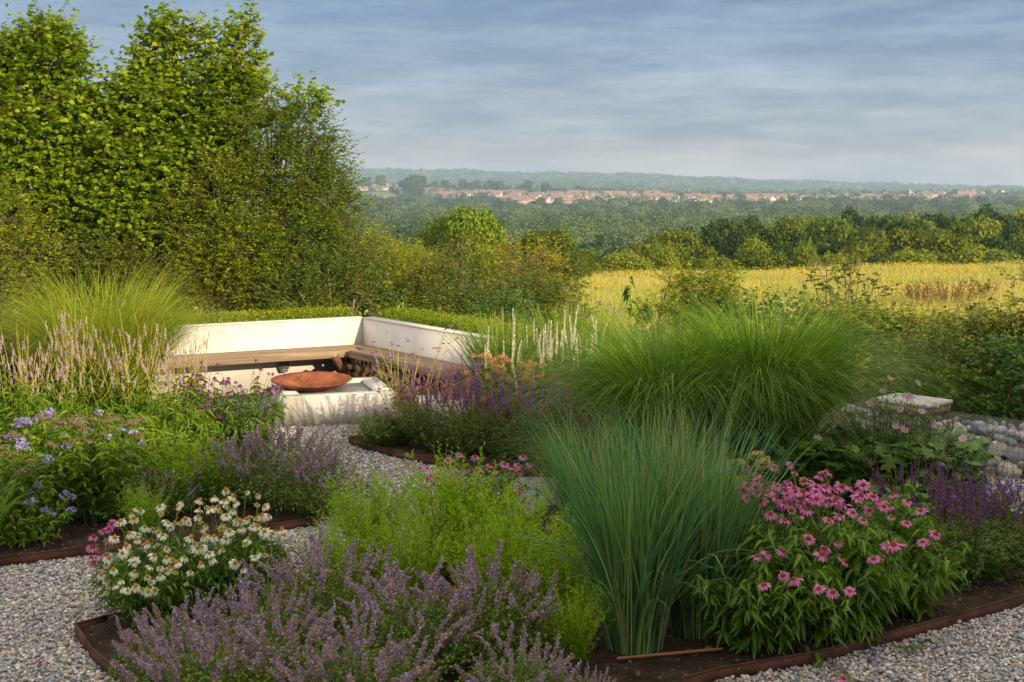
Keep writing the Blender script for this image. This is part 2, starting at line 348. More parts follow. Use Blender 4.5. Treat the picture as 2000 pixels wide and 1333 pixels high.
M['pebble'] = island_mat("pebble", [(.1, .12, .15), (.17, .21, .26), (.3, .34, .39), (.45, .42, .36), (.33, .23, .17), (.48, .48, .46), (.68, .68, .65), (.4, .36, .29), (.2, .24, .29), (.56, .55, .5)], .7, .25, mottled=60)
M['gstone'] = island_mat("gabion_stone", [(.16, .19, .24), (.28, .3, .34), (.45, .4, .33), (.4, .41, .42), (.5, .47, .4), (.3, .3, .3), (.6, .57, .5)], .75, .25, mottled=14, bump=.5)
M['bush_bark'] = surf_mat("shrub_bark", [(.1, .075, .05), (.26, .2, .14)], 20, bump=.4)

# ------------------------------------------------------------------ terrain
_ky = np.array([-400, -30, 16, 20, 76, 92, 110, 140, 180, 230, 300, 400, 600, 1000, 1500, 2000, 2500, 3200, 4500, 6000, 9000.])
_kz = np.array([-1, 0, 0, -.4, -2.85, -4.8, -7.4, -11, -14, -17, -21, -26, -33, -38, -36, -28.5, -18, -12, -14, -10, -30.])
def ground_z(x, y):
    x = np.asarray(x, float); y = np.asarray(y, float)
    z = np.interp(y, _ky, _kz)
    z = z + .029 * x * np.clip((y - 20) / 56, 0, 1) * np.clip((400 - y) / 250, 0, 1)
    z = z + 36 * np.exp(-(((x + 900) / 900) ** 2 + ((y - 3500) / 900) ** 2))
    ridge = np.interp(x, [-3000, -800, 300, 1400, 2200, 3200], [112, 112, 96, 55, 22, 14])
    z = z + ridge * np.exp(-((y - 6800) / 900) ** 2)
    z = z + 26 * np.exp(-(((x - 500) / 1500) ** 2 + ((y - 5200) / 500) ** 2)) * np.sin(x / 430.0 + 1)
    f = np.clip((y - 900) / 3000, 0, 1)
    z = z + f * (5 * np.sin(x / 180 + y / 400) + 4 * np.sin(x / 71 + 2) * np.cos(y / 190))
    return z
def build_ground():
    ys = np.concatenate([np.linspace(-60, 14, 8), np.linspace(16, 120, 70), np.geomspace(124, 8600, 120)])
    us = np.linspace(-1, 1, 141)
    half = np.maximum(60, np.abs(ys) * .62 + 40)
    X = us[None] * half[:, None]; Y = np.repeat(ys[:, None], 141, 1); Z = ground_z(X, Y) - .03
    n, k = X.shape; i = (np.arange(n - 1) * k)[:, None] + np.arange(k - 1)[None]
    g = Geo(); g.add(np.stack([X, Y, Z], -1).reshape(-1, 3), np.stack([i, i + 1, i + k + 1, i + k], -1).reshape(-1, 4))
    m, t, b = mat("countryside", .95, .05); nd, ln = t.nodes, t.links
    tc_ = nd.new("ShaderNodeTexCoord"); sp = nd.new("ShaderNodeSeparateXYZ"); ln.new(tc_.outputs["Object"], sp.inputs[0])
    # meadow (near) mottled straw
    n1_ = nd.new("ShaderNodeTexNoise"); n1_.inputs["Scale"].default_value = .35; n1_.inputs["Detail"].default_value = 9; ln.new(tc_.outputs["Object"], n1_.inputs["Vector"])
    ra = ramp(t, [(.26, .27, .05), (.42, .36, .07), (.5, .41, .1)], [.35, .5, .65]); ln.new(n1_.outputs["Fac"], ra.inputs[0])
    # far patchwork of fields and woods
    vo = nd.new("ShaderNodeTexVoronoi"); vo.inputs["Scale"].default_value = .0042; ln.new(tc_.outputs["Object"], vo.inputs["Vector"])
    rb = ramp(t, [(.035, .07, .02), (.05, .1, .025), (.04, .075, .02), (.2, .2, .09), (.07, .12, .035), (.3, .25, .14)], [0, .3, .5, .62, .8, .95], 'CONSTANT')
    sx = nd.new("ShaderNodeSeparateColor"); ln.new(vo.outputs["Color"], sx.inputs[0]); ln.new(sx.outputs[0], rb.inputs[0])
    mr = nd.new("ShaderNodeMapRange"); mr.inputs[1].default_value = 84; mr.inputs[2].default_value = 100; ln.new(sp.outputs["Y"], mr.inputs[0])
    mx = nd.new("ShaderNodeMix"); mx.data_type = 'RGBA'; ln.new(mr.outputs[0], mx.inputs[0]); ln.new(ra.outputs[0], mx.inputs[6]); ln.new(rb.outputs[0], mx.inputs[7])
    # garden side: dark earth under the scrub
    mr2 = nd.new("ShaderNodeMapRange"); mr2.inputs[1].default_value = 19; mr2.inputs[2].default_value = 22; ln.new(sp.outputs["Y"], mr2.inputs[0])
    mx2 = nd.new("ShaderNodeMix"); mx2.data_type = 'RGBA'; ln.new(mr2.outputs[0], mx2.inputs[0]); mx2.inputs[6].default_value = (.05, .055, .025, 1); ln.new(mx.outputs[2], mx2.inputs[7])
    ln.new(mx2.outputs[2], b.inputs["Base Color"])
    o = g.build("ground", m, smooth=True); tag(o, kind='structure', label='rolling countryside ground falling away to the valley')
build_ground()

# ------------------------------------------------------------------ garden floor
def poly_sheet(name, pts, z, m, label, subdiv=None):
    import bmesh
    bm = bmesh.new(); vs = [bm.verts.new((x, y, z)) for x, y in pts]; bm.faces.new(vs); bmesh.ops.triangulate(bm, faces=bm.faces[:])
    me = bpy.data.meshes.new(name); bm.to_mesh(me); bm.free(); me.materials.append(m)
    return tag(link(name, me), label, kind='structure')
def inside(x, y, poly):
    c = np.zeros(len(x), bool); n = len(poly)
    for i in range(n):
        x1, y1 = poly[i]; x2, y2 = poly[(i + 1) % n]
        cond = ((y1 > y) != (y2 > y)) & (x < (x2 - x1) * (y - y1) / (y2 - y1 + 1e-12) + x1)
        c ^= cond
    return c
mg, tg, bgm = mat("gravel_bed", .9, .15)
vo = tg.nodes.new("ShaderNodeTexVoronoi"); vo.inputs["Scale"].default_value = 42
tcg = tg.nodes.new("ShaderNodeTexCoord"); tg.links.new(tcg.outputs["Object"], vo.inputs["Vector"])
rg = ramp(tg, [(.05, .06, .08), (.14, .16, .19), (.3, .26, .2), (.2, .22, .25), (.38, .34, .28)])
sg = tg.nodes.new("ShaderNodeSeparateColor"); tg.links.new(vo.outputs["Color"], sg.inputs[0]); tg.links.new(sg.outputs[0], rg.inputs[0]); tg.links.new(rg.outputs[0], bgm.inputs["Base Color"])
bpg = tg.nodes.new("ShaderNodeBump"); bpg.inputs["Strength"].default_value = 1; bpg.inputs["Distance"].default_value = .02; bpg.invert = True
tg.links.new(vo.outputs["Distance"], bpg.inputs["Height"]); tg.links.new(bpg.outputs[0], bgm.inputs["Normal"])
poly_sheet("gravel_path", [(-9, 3), (9, 3), (9, 7.2), (5.1, 11.4), (3.6, 13.0), (1.0, 14.6), (-.3, 14.8), (-1.9, 17.0), (-9, 13.3)], .004, mg, "grey and cream gravel covering the garden floor")

# planting beds (soil) and steel edging; all points in garden metres
BED_FRONT = [(-2.56, 7.25), (-2.11, 6.55), (-1.55, 5.6), (-1.3, 4.6), (.2, 4.4), (.9, 6.42), (1.09, 6.55), (1.69, 6.8), (2.04, 7.03), (3.22, 7.8), (4.4, 8.75), (4.1, 9.9), (3.2, 10.9), (2.3, 11.4), (.3, 10.2), (-.3, 9.0), (-1.2, 8.3), (-2.2, 7.55)]
BED_LEFT = [(-6.5, 7.6), (-3.55, 8.62), (-3.04, 8.87), (-1.83, 9.49), (-1.5, 9.72), (-1.75, 11.0), (-2.7, 12.9), (-3.4, 14.6), (-5.5, 13.6), (-8, 11)]
BED_MID = [(-1.68, 12.95), (-1.18, 12.30), (-.3, 11.5), (.8, 11.4), (2.2, 12.4), (2.4, 14.5), (.9, 15.4), (-.35, 14.4), (-.9, 13.7)]
poly_sheet("front_bed_soil", BED_FRONT, .05, M['soil'], "dark soil of the front planting bed")
poly_sheet("left_bed_soil", BED_LEFT, .05, M['soil'], "dark soil of the planting bed beside the fire pit path")
poly_sheet("middle_bed_soil", BED_MID, .05, M['soil'], "dark soil of the planting bed behind the salvias")
def edging(pts, label, h=.078, th=.006):
    g = Geo()
    P = [np.array(p, float) for p in pts]
    for a, b in zip(P[:-1], P[1:]):
        d = b - a; ln = np.linalg.norm(d); n = max(1, int(ln / .25)); ang = math.atan2(d[1], d[0])
        g.box(((a[0] + b[0]) / 2, (a[1] + b[1]) / 2, h / 2), (ln + .004, th, h), ang)
        g.box(((a[0] + b[0]) / 2, (a[1] + b[1]) / 2, h + .001), (ln + .006, th * 1.8, .008), ang)
    o = g.build("steel_edging", M['corten']); tag(o, label, "garden edging")
edging([(-2.2, 7.55), (-2.42, 7.4), (-2.56, 7.25), (-2.33, 6.85), (-2.11, 6.55), (-1.8, 6.05), (-1.55, 5.6)], "rusty steel edging at the bare corner of the front bed below the white coneflowers")
edging([(.9, 6.42), (1.09, 6.55), (1.69, 6.8), (2.04, 7.03), (2.6, 7.38), (3.22, 7.8), (4.4, 8.75)], "long rusty steel edging along the front of the pink coneflower bed")
edging([(-6.5, 7.6), (-4.6, 8.25), (-3.55, 8.62), (-3.04, 8.87), (-2.6, 9.1)], "rusty steel edging in front of the leafy bed with blue bellflowers")
edging([(-2.4, 9.2), (-1.83, 9.49), (-1.5, 9.72), (-1.6, 10.3)], "short dark steel edging at the foot of the middle catmint")
edging([(-1.3, 13.3), (-1.68, 12.95), (-1.45, 12.62), (-1.18, 12.30), (-.75, 11.9), (-.3, 11.5), (.8, 11.4)], "dark steel edging along the salvia bed by the fire pit path")

def pebbles():
    g = Geo()
    def scatter(x0, x1, y0, y1, dens, size, T, lift=.5):
        n = int((x1 - x0) * (y1 - y0) * dens); x = uni(x0, x1, n); y = uni(y0, y1, n)
        keep = ~(inside(x, y, BED_FRONT) | inside(x, y, BED_LEFT) | inside(x, y, BED_MID))
        # only where open gravel can be seen between the beds
        x = x[keep]; y = y[keep]; n = len(x); s = size * np.exp(rng.normal(size=n) * .28)
        S = np.stack([s, s * uni(.6, .95, n), s * uni(.42, .7, n)], 1) * .5
        D = rdir(n); D[:, 2] *= .3; U = np.array([0, 0, 1.]) + rng.normal(size=(n, 3)) * .35
        g.stamp(T, np.stack([x, y, .004 + S[:, 2] * uni(.1, 1.6, n)], 1), frames(D, U), S)
    scatter(-5.0, -1.3, 6.1, 9.6, 4300, .0215, ICO0)
    scatter(.9, 4.6, 5.9, 8.7, 4300, .0215, ICO0)
    scatter(-3.0, -.2, 9.3, 14.4, 3200, .022, ICO0)
    scatter(-1.6, -.6, 8.2, 9.6, 3200, .022, ICO0)
    scatter(3.0, 6.4, 8.7, 12.2, 1800, .026, ICO0)
    o = g.build("gravel", M['pebble'], smooth=True)
    tag(o, "loose rounded pebbles in grey, cream and russet", "gravel", kind='stuff')
pebbles()
def crumbs():
    g = Geo(); n = 5000
    x = uni(-3.9, 3.3, n); y = uni(6.0, 9.6, n); k = inside(x, y, BED_FRONT) | inside(x, y, BED_LEFT); x = x[k]; y = y[k]; n = len(x)
    s = .009 * np.exp(rng.normal(size=n) * .5)
    g.stamp(ICO0, np.stack([x, y, np.full(n, .052)], 1), frames(rdir(n), rdir(n)), np.stack([s, s * .8, s * .6], 1))
    o = g.build("soil_crumbs", island_mat("soil_crumb", [(.03, .02, .014), (.07, .05, .035), (.16, .12, .08), (.06, .045, .03)], .95, .1)); tag(o, "dark crumbs of soil and bark on the beds", "soil", kind='stuff')
crumbs()

def litter():
    g = Geo(); n = 260; x = uni(-4.0, 4.2, n); y = uni(6.2, 13.8, n); k_ = ~(inside(x, y, BED_FRONT) | inside(x, y, BED_LEFT) | inside(x, y, BED_MID)) & (y < 14) & (x < 4.4)
    x, y = x[k_], y[k_]; n = len(x); s_ = uni(.012, .04, n)
    g.stamp(L2, np.stack([x, y, uni(.022, .03, n)], 1), frames(rdir(n) * np.array([1, 1, .1]), np.array([0, 0, 1.]) + rng.normal(size=(n, 3)) * .25), np.stack([s_, s_ * .45, s_], 1))
    o = g.build("fallen_leaves", leaf_mat("fallen_leaf", [(.2, .22, .04), (.34, .2, .06), (.45, .33, .1), (.3, .12, .14), (.12, .15, .03)], .1, .7)); tag(o, "scattered fallen leaves and petals lying on the gravel", "leaves", kind='stuff')
litter()

# ------------------------------------------------------------------ fire pit corner
Cn = np.array([-2.0, 17.04]); lv = nrm(np.array([-1.96, -1.04])); rv = nrm(np.array([1.51, -2.17]))
def wall_piece(g, a, d, length, n_in, z0, z1, th):
    """wall standing on the line a + d*t, thickness th away from n_in"""
    c = a + d * length / 2 - n_in * th / 2
    g.box((c[0], c[1], (z0 + z1) / 2), (length, th, z1 - z0), math.atan2(d[1], d[0]))
nl = np.array([-lv[1], lv[0]]); nl = nl if nl @ rv > 0 else -nl      # inner normal of left wall
nr = np.array([-rv[1], rv[0]]); nr = nr if nr @ lv > 0 else -nr
t = thing("left_wall", "white rendered wall behind the bench, lit by the sun", "garden wall", (Cn[0], Cn[1], 0))
t.name = "garden_wall"
g = Geo(); wall_piece(g, np.zeros(2), lv, 3.7, nl, -.05, .9, .17); g.build("wall", M['render'], t)
g = Geo(); wall_piece(g, np.zeros(2) + nl * .008, lv, 3.7, nl, .9, .915, .186); g.build("coping", M['render'], t)
t = thing("garden_wall", "white rendered wall in shade running forward to the tall grasses", "garden wall", (Cn[0], Cn[1], 0))
g = Geo(); wall_piece(g, np.zeros(2) + rv * .002, rv, 2.95, nr, -.05, .9, .17); g.build("wall", M['render'], t)
g = Geo(); wall_piece(g, np.zeros(2) + nr * .008 + rv * .02, rv, 2.95, nr, .9, .915, .186); g.build("coping", M['render'], t)
def sleeper(a, d, length, depth0, depth1, z0, z1, n_in, name, parent):
    g = Geo(); c = a + d * length / 2 + n_in * (depth0 + depth1) / 2
    g.box((0, 0, 0), (length, depth1 - depth0, z1 - z0))
    o = g.build(name, M['wood'], parent, loc=(c[0], c[1], (z0 + z1) / 2)); o.rotation_euler = (0, 0, math.atan2(d[1], d[0]))
    bv = o.modifiers.new("b", 'BEVEL'); bv.width = .008; bv.segments = 2
t = thing("bench", "long weathered timber bench fixed to the sunlit white wall", "bench", (Cn[0], Cn[1], 0))
z2 = np.zeros(2)
sleeper(z2 + lv * .02, lv, 3.5, .01, .225, .455, .555, nl, "seat_plank", t)
sleeper(z2 + lv * .25, lv, 3.25, .235, .47, .45, .552, nl, "seat_plank", t)
t = thing("bench", "timber bench fixed to the shaded white wall above the firewood", "bench", (Cn[0], Cn[1], 0))
sleeper(z2 + rv * .24, rv, 2.75, .012, .225, .457, .557, nr, "seat_plank", t)
sleeper(z2 + rv * .5, rv, 2.5, .235, .47, .452, .554, nr, "seat_plank", t)
g = Geo(); c = rv * 2.92 + nr * .24; g.box((c[0], c[1], .29), (.16, .46, .58), math.atan2(rv[1], rv[0])); o = g.build("end_post", M['wood'], t)
# wall light under the left bench
c = Cn + lv * 1.12 + nl * .05
t = thing("wall_light", "small grey metal wall light under the timber bench", "light", (c[0], c[1], .36), math.atan2(lv[1], lv[0]))
g = Geo(); g.box((0, 0, 0), (.13, .06, .12)); g.box((0, -.0, -.075), (.11, .05, .025)); g.build("housing", M['grey'], t)
g = Geo(); g.box((0, .0, -.098), (.09, .04, .02)); g.build("bracket", M['grey'], t)
# fire pit plinth with a recessed top
pa = nrm(np.array([1.18, .36])); pb = np.array([-pa[1], pa[0]]); PO = np.array([-2.50, 13.86]); PW, PD, PH = 1.26, 1.26, .345
t = thing("fire_pit", "square white rendered fire pit plinth with hollow top under the rusty bowl", "fire pit", (PO[0], PO[1], 0), math.atan2(pa[1], pa[0]))
g = Geo(); rim = .19
for (cx, cy, sx, sy) in ((PW / 2, rim / 2, PW, rim), (PW / 2, PD - rim / 2, PW, rim), (rim / 2, PD / 2, rim, PD - 2 * rim), (PW - rim / 2, PD / 2, rim, PD - 2 * rim)):
    g.box((cx, cy, PH / 2), (sx, sy, PH))
o = g.build("wall", M['plinth'], t)
g = Geo(); g.box((PW / 2, PD / 2, PH / 2 - .018), (PW - 2 * rim, PD - 2 * rim, PH - .036)); g.build("slab", surf_mat("dark_slab", [(.12, .12, .12), (.22, .22, .23)], 8), t)
# bowl
bc = PO + pa * .40 + pb * .66
t = thing("fire_bowl", "wide shallow rusted steel fire bowl resting on the white plinth", "fire bowl", (bc[0], bc[1], PH - .024))
prof = [(.17, 0), (.2, .004), (.28, .03), (.36, .062), (.43, .094), (.465, .116), (.463, .121), (.42, .097), (.34, .062), (.26, .034), (.19, .014), (.0, .010)]
S = 64; V = []; F = []
for r_, z_ in prof:
    for i in range(S): a = 2 * math.pi * i / S; V.append((r_ * math.cos(a), r_ * math.sin(a), z_))
for j in range(len(prof) - 1):
    for i in range(S): F.append((j * S + i, j * S + (i + 1) % S, (j + 1) * S + (i + 1) % S, (j + 1) * S + i))
g = Geo(); g.add(V, np.array(F)); o = g.build("shell", M['rust'], t, smooth=True); o.rotation_euler = (R(2.5), R(.5), 0)
g = Geo()
tubes(g, np.array([[[0, 0, -.012], [0, 0, .012]]]), .14, .13, 0, 32); g.build("base_ring", M['rust'], t)
# flat low stone step right of the plinth
g = Geo(); g.box((0, 0, .12), (.8, .5, .24)); o = g.build("step_slab", M['plinth']); c = PO + pa * 1.95 + pb * .1
o.location = (c[0], c[1], 0); o.rotation_euler = (0, 0, math.atan2(pa[1], pa[0])); tag(o, "low white block beside the fire pit among the verbena stems", "step")
# firewood: split logs heaped below both benches
def log_mesh(k):
    n = 14; g = Geo(); V = []; L_ = .34; rr = .055
    wedge = k % 2
    for x in (-L_ / 2, 0, L_ / 2):
        for i in range(n):
            a = 2 * math.pi * i / n; r_ = rr * (1 + .12 * math.sin(a * 3 + k) + rng.uniform(-.06, .06))
            yy, zz = r_ * math.cos(a), r_ * math.sin(a)
            if wedge and zz < -.012: zz = -.012 + zz * .15
            V.append((x + rng.uniform(-.006, .006), yy, zz))
    F = [(j * n + i, j * n + (i + 1) % n, (j + 1) * n + (i + 1) % n, (j + 1) * n + i) for j in (0, 1) for i in range(n)]
    g.add(V, np.array(F), 0)
    g.F.append((np.array([list(range(n))[::-1]]), 1)); g.F.append((np.array([[2 * n + i for i in range(n)]]), 1))
    return g.mesh("firewood_log", [M['log_bark'], M['log_end']])
logs = [log_mesh(k) for k in range(5)]
k = 0
def put_log(p, rz, tilt, label="split firewood log in the heap under the bench", roll=None):
    global k
    o = link("firewood_log", logs[k % 5], None, p, (roll if roll is not None else random.uniform(0, 6), tilt, rz), random.uniform(.8, 1.15)); k += 1
    tag(o, label, "log", "split logs heaped under the benches")
for row in range(5):
    for q in np.arange(.16, 2.6, .125):
        if row >= 3 and q > 2.0: continue
        p = Cn + rv * (q + (row % 2) * .06) + nr * (.25 + random.uniform(-.05, .05) - (.02 * row))
        put_log((p[0], p[1], .05 + row * .083), math.atan2(nr[1], nr[0]) + random.uniform(-.25, .25), random.uniform(-.08, .08))
for row in range(3):
    for q in np.arange(.36, 1.3 - row * .22, .125):
        p = Cn + lv * q + nl * (.27 + random.uniform(-.05, .1)); put_log((p[0], p[1], .05 + row * .083), math.atan2(nl[1], nl[0]) + random.uniform(-.5, .5), random.uniform(-.1, .1))
p = Cn + lv * .50 + nl * .44; put_log((p[0], p[1], .36), math.atan2(lv[1], lv[0]) + .3, R(-58), "pale split log leaning on end against the bench corner", 0.4)

# ------------------------------------------------------------------ gabion
gd = nrm(np.array([.51, -.55])); GA = np.array([3.0, 13.02]) + gd * .45; gn = np.array([gd[1], -gd[0]]); gn = gn if gn[0] > 0 else -gn   # gn points away from the viewer
t = thing("gabion", "grey wire gabion filled with large rounded grey and tan stones", "gabion", (GA[0], GA[1], 0), math.atan2(gd[1], gd[0]))
GL, GH, GD = 4.6, .45, .5
sgn = 1 if (np.cross([gd[0], gd[1], 0], [gn[0], gn[1], 0])[2] > 0) else -1
def gstone(s, seed):
    r_ = np.random.default_rng(seed); V = ICO2[0].copy()
    for _ in range(5):
        d = nrm(r_.normal(size=3)); c = r_.uniform(.45, .85); dd = V @ d; V = V - np.outer(np.maximum(dd - c, 0) * .85, d)
    g = Geo(); g.add(V * .5, ICO2[1]); return g.mesh("stone", M['gstone'], True)
cols_ = [(.16, .19, .24), (.26, .29, .33), (.42, .37, .3), (.38, .39, .4), (.5, .46, .38), (.3, .31, .33), (.54, .52, .47)]
gm = [surf_mat("gabion_stone", [tuple(v * 1.1 for v in c_), tuple(min(1, v * 1.7) for v in c_)], 7, 8, .75, .25, bump=.4, bscale=25) for c_ in cols_]
stv = []
for i in range(14):
    me = gstone(1, 40 + i); me.materials.clear(); me.materials.append(gm[i % 7]); stv.append(me)
cnt = 0; gfill = Geo()
xq = 0.08
placed = []
for _ in range(9000):
    x = random.uniform(.06, GL - .06); z = random.uniform(.03, GH - .02); r_ = random.choice([.04, .055, .07, .085, .11])
    if all((x - a) ** 2 / 1.35 + (z - b_) ** 2 * 1.5 > ((r_ + c_) * .86) ** 2 for a, b_, c_ in placed) and z - r_ * .6 > 0 and z + r_ * .6 < GH: placed.append((x, z, r_))
placed.sort(key=lambda p_: -(p_[0] > 1.2) * 10 - p_[2])
for x, z, r_ in placed:
    if cnt < 99:
        o = link("stone", random.choice(stv), t, (x, sgn * (r_ * .75 + .01), z), (random.uniform(-.3, .3), random.uniform(-.4, .4), random.uniform(-.3, .3)), (r_ * 2.9, r_ * 1.5, r_ * 2.1)); cnt += 1
    else:
        gfill.stamp(ICO1, [(x, sgn * (r_ * .7 + .01), z)], np.eye(3)[None], np.array([[r_ * 1.2, r_ * .8, r_ * .9]]))
n = 1500
gfill.stamp(ICO1, np.stack([uni(.03, GL - .03, n), sgn * uni(.06, GD - .03, n), uni(.02, GH - .035, n)], 1), frames(rdir(n), rdir(n)), np.stack([uni(.02, .05, n), uni(.02, .05, n), uni(.02, .035, n)], 1))
o = gfill.build("stone_fill", M['gstone'], t, smooth=True); tag(o, kind='stuff')
g = Geo()
def wire(a, b_, r_=.0018):
    tubes(g, np.array([[a, b_]], float), r_, r_, 0, 4)
for x in np.arange(0, GL + .01, .05):
    wire((x, 0, 0), (x, 0, GH)); wire((x, 0, GH), (x, sgn * GD, GH))
for z in np.arange(0, GH + .01, .05): wire((0, 0, z), (GL, 0, z))
for y in np.arange(.05, GD + .01, .05): wire((0, sgn * y, GH), (GL, sgn * y, GH))
for x in (0, 1.0, 2.0, 3.0, 4.0): wire((x, -sgn * .002, 0), (x, -sgn * .002, GH), .004)
g.build("wire_mesh", island_mat("wire", [(.09, .09, .09), (.16, .16, .16)], .5), t)
# boarded seat top on the gabion's far end
t2 = thing("seat_top", "pale grey boarded seat top lying on the gabion by the anemones", "seat", (GA[0], GA[1], 0), math.atan2(gd[1], gd[0]))
for i in range(4):
    g = Geo(); g.box((0, 0, 0), (.6, .118, .035)); o = g.build("board", surf_mat("silvered_board", [(.36, .36, .35), (.5, .5, .49)], 3, stretch=(.4, 6, 6), bump=.3) if i == 0 else bpy.data.materials["silvered_board"], t2, loc=(.63, sgn * (.07 + i * .124), GH + .1))
g = Geo(); g.box((.63, sgn * .032, GH + .042), (.58, .045, .075)); g.box((.63, sgn * .46, GH + .042), (.58, .045, .075)); g.box((.89, sgn * .245, GH + .042), (.04, .38, .075)); g.build("frame", M['wood'], t2)

# ------------------------------------------------------------------ flower parts (shared meshes)
def head_mesh(name, matp, Lp, Wp, droop, npet, jit=.12, short=0.0):
    """ring of ray petals round a cone, hanging by droop radians"""
    g = Geo(); a = np.arange(npet) * 2 * math.pi / npet + rng.normal(size=npet) * .08
    dr = droop + rng.normal(size=npet) * jit
    D = np.stack([np.cos(a) * np.cos(dr), np.sin(a) * np.cos(dr), -np.sin(dr)], 1)
    U = np.stack([np.cos(a) * np.sin(dr), np.sin(a) * np.sin(dr), np.cos(dr)], 1) + rng.normal(size=(npet, 3)) * .15
    P = np.stack([np.cos(a) * .009, np.sin(a) * .009, np.zeros(npet)], 1)
    s = uni(.82, 1.1, npet)
    g.stamp(leafT(3, .1, .22, .6), P, frames(D, U), np.stack([s * Lp, np.full(npet, Wp), s * Lp], 1))
    return g.mesh(name, matp)
def cone_mesh(name, m, r=.0145, h=.017):
    g = Geo(); V = ICO1[0] * np.array([r * .86, r * .86, h * .8]) + np.array([0, 0, h * .15]); g.add(V, ICO1[1])
    n = 85; i = np.arange(n); ph = i * 2.39996; cz = 1 - (i + .5) / n * 1.15; sr = np.sqrt(1 - cz ** 2)
    D = np.stack([np.cos(ph) * sr, np.sin(ph) * sr, cz], 1); P = D * np.array([r * .84, r * .84, h * .8]) + np.array([0, 0, h * .15])
    T = (np.array([(0, .5, 0), (0, -.25, .43), (0, -.25, -.43), (1, 0, 0)]), [np.array([(0, 1, 3), (1, 2, 3), (2, 0, 3)])])
    g.stamp(T, P, frames(D, np.array([[0, 0, 1.]]) + rng.normal(size=(n, 3)) * .3), np.stack([np.full(n, r * .42), np.full(n, r * .22), np.full(n, r * .22)], 1))
    return g.mesh(name, m)
PINK = [head_mesh("flower_head", M['pink'], .040, .0125, d, n, j) for d, n, j in ((.15, 15, .12), (.35, 14, .15), (.0, 16, .1), (.55, 13, .15), (.2, 14, .25))]
FADED = [head_mesh("flower_head", leaf_mat("faded_petal", [(.5, .22, .3), (.65, .4, .38), (.7, .5, .4)], .3, tint=(1, 1, 1)), .03, .008, d, n, .3) for d, n in ((.3, 13), (.0, 12))]
MAG = [head_mesh("flower_head", M['magenta'], .032, .012, d, 12, .18) for d in (.2, .6, .9)]
WHITE = [head_mesh("flower_head", M['white'], .042, .0125, d, n, j) for d, n, j in ((.6, 16, .12), (.85, 15, .12), (.4, 17, .15), (.7, 15, .2))]
BUDW = [head_mesh("flower_head", leaf_mat("young_white_petal", [(.5, .58, .2), (.62, .68, .3)], .35, tint=(1, 1, .9)), .026, .007, d, 14, .25) for d in (-.2, .2)]
DCONE = [cone_mesh('cone', island_mat('dark_cone', [(.05, .015, .02), (.1, .03, .03)], .6), .013, .015)]
CONES = [cone_mesh("cone", M['cone'], .0145, .021), cone_mesh("cone", M['conegreen'], .0125, .014), cone_mesh("cone", M['conered'], .0145, .017), cone_mesh("cone", M['conered'], .012, .013)]
def head(parent, loc, meshes, cones, tilt=.35, sc=1.0, face=None):
    """one flower head as a part with its cone as sub-part, leaning mostly to the viewer's side and the light"""
    o = link("flower_head", random.choice(meshes), parent, loc)
    ax = Vector((random.gauss(0, tilt) + .05, random.gauss(-.4, tilt), 1)) if face is None else Vector(face)
    o.rotation_euler = ax.to_track_quat('Z', 'Y').to_euler(); o.rotation_euler.rotate_axis('Z', random.uniform(0, 6.28))
    o.scale = (sc,) * 3
    link("cone", random.choice(cones), o)
    return o

def spike_mesh(name, mats, L_, r, whorls, per, fl, gap=.0, curve=0.05, flower_frac=.5, taper=.6, stem=.0012, T=None):
    """flower spike along +z: whorls of calyces (slot 0) and florets (slot 1) round a stem (slot 2)"""
    g = Geo(); T = T or FLAKE
    P = np.array([[(curve * L_ * (i / 6) ** 2, 0, L_ * i / 6) for i in range(7)]]); tubes(g, P, stem, stem * .5, 2)
    for w_ in range(whorls):
        f = w_ / max(1, whorls - 1); z = L_ * (.04 + .94 * f); rr = r * (1 - taper * f ** 1.3) * (1 + rng.normal() * .1)
        n = max(3, int(per * (1 - .45 * f))); a = uni(0, 6.28, n); el = uni(-.4, .8, n)
        D = np.stack([np.cos(a) * np.cos(el), np.sin(a) * np.cos(el), np.sin(el)], 1)
        C = np.array([curve * L_ * f * f, 0, z + 0.0])
        Pp = C + D * rr * uni(.25, .85, n)[:, None] + np.stack([np.zeros(n), np.zeros(n), rng.normal(size=n) * L_ / whorls * (.5 - gap)], 1)
        s = fl * uni(.6, 1.1, n)
        k_ = rng.random(n) < flower_frac
        for mm, kk in ((1, k_), (0, ~k_)):
            if kk.sum(): g.stamp(T, Pp[kk], frames(D[kk] + rng.normal(size=(kk.sum(), 3)) * .35, rdir(kk.sum())), np.stack([s[kk] * 1.3, s[kk], s[kk]], 1), mm)
    return g.mesh(name, mats)
CAT = [spike_mesh("flower_spike", [M['calyx'], M['lilac'], M['stem']], l, .025, w_, 34, .0105, .12, c, ff, .35) for l, w_, c, ff in ((.12, 6, .1, .3), (.15, 7, .2, .42), (.09, 5, .05, .25), (.18, 8, -.15, .45), (.08, 4, .3, .35))]
CATMID = [spike_mesh("flower_spike", [M['calyx'], M['lilac'], M['stem']], l, .018, 9, 18, .010, .2, c, .5) for l, c in ((.12, .1), (.16, .2), (.1, -.2))]
SAL = [spike_mesh("flower_spike", [M['plum'], M['violet'], M['dstem']], l, .009, w_, 10, .008, .15, c, ff, .5) for l, w_, c, ff in ((.22, 16, .05, .6), (.28, 18, .1, .25), (.2, 14, -.05, .75), (.26, 18, .15, .1))]
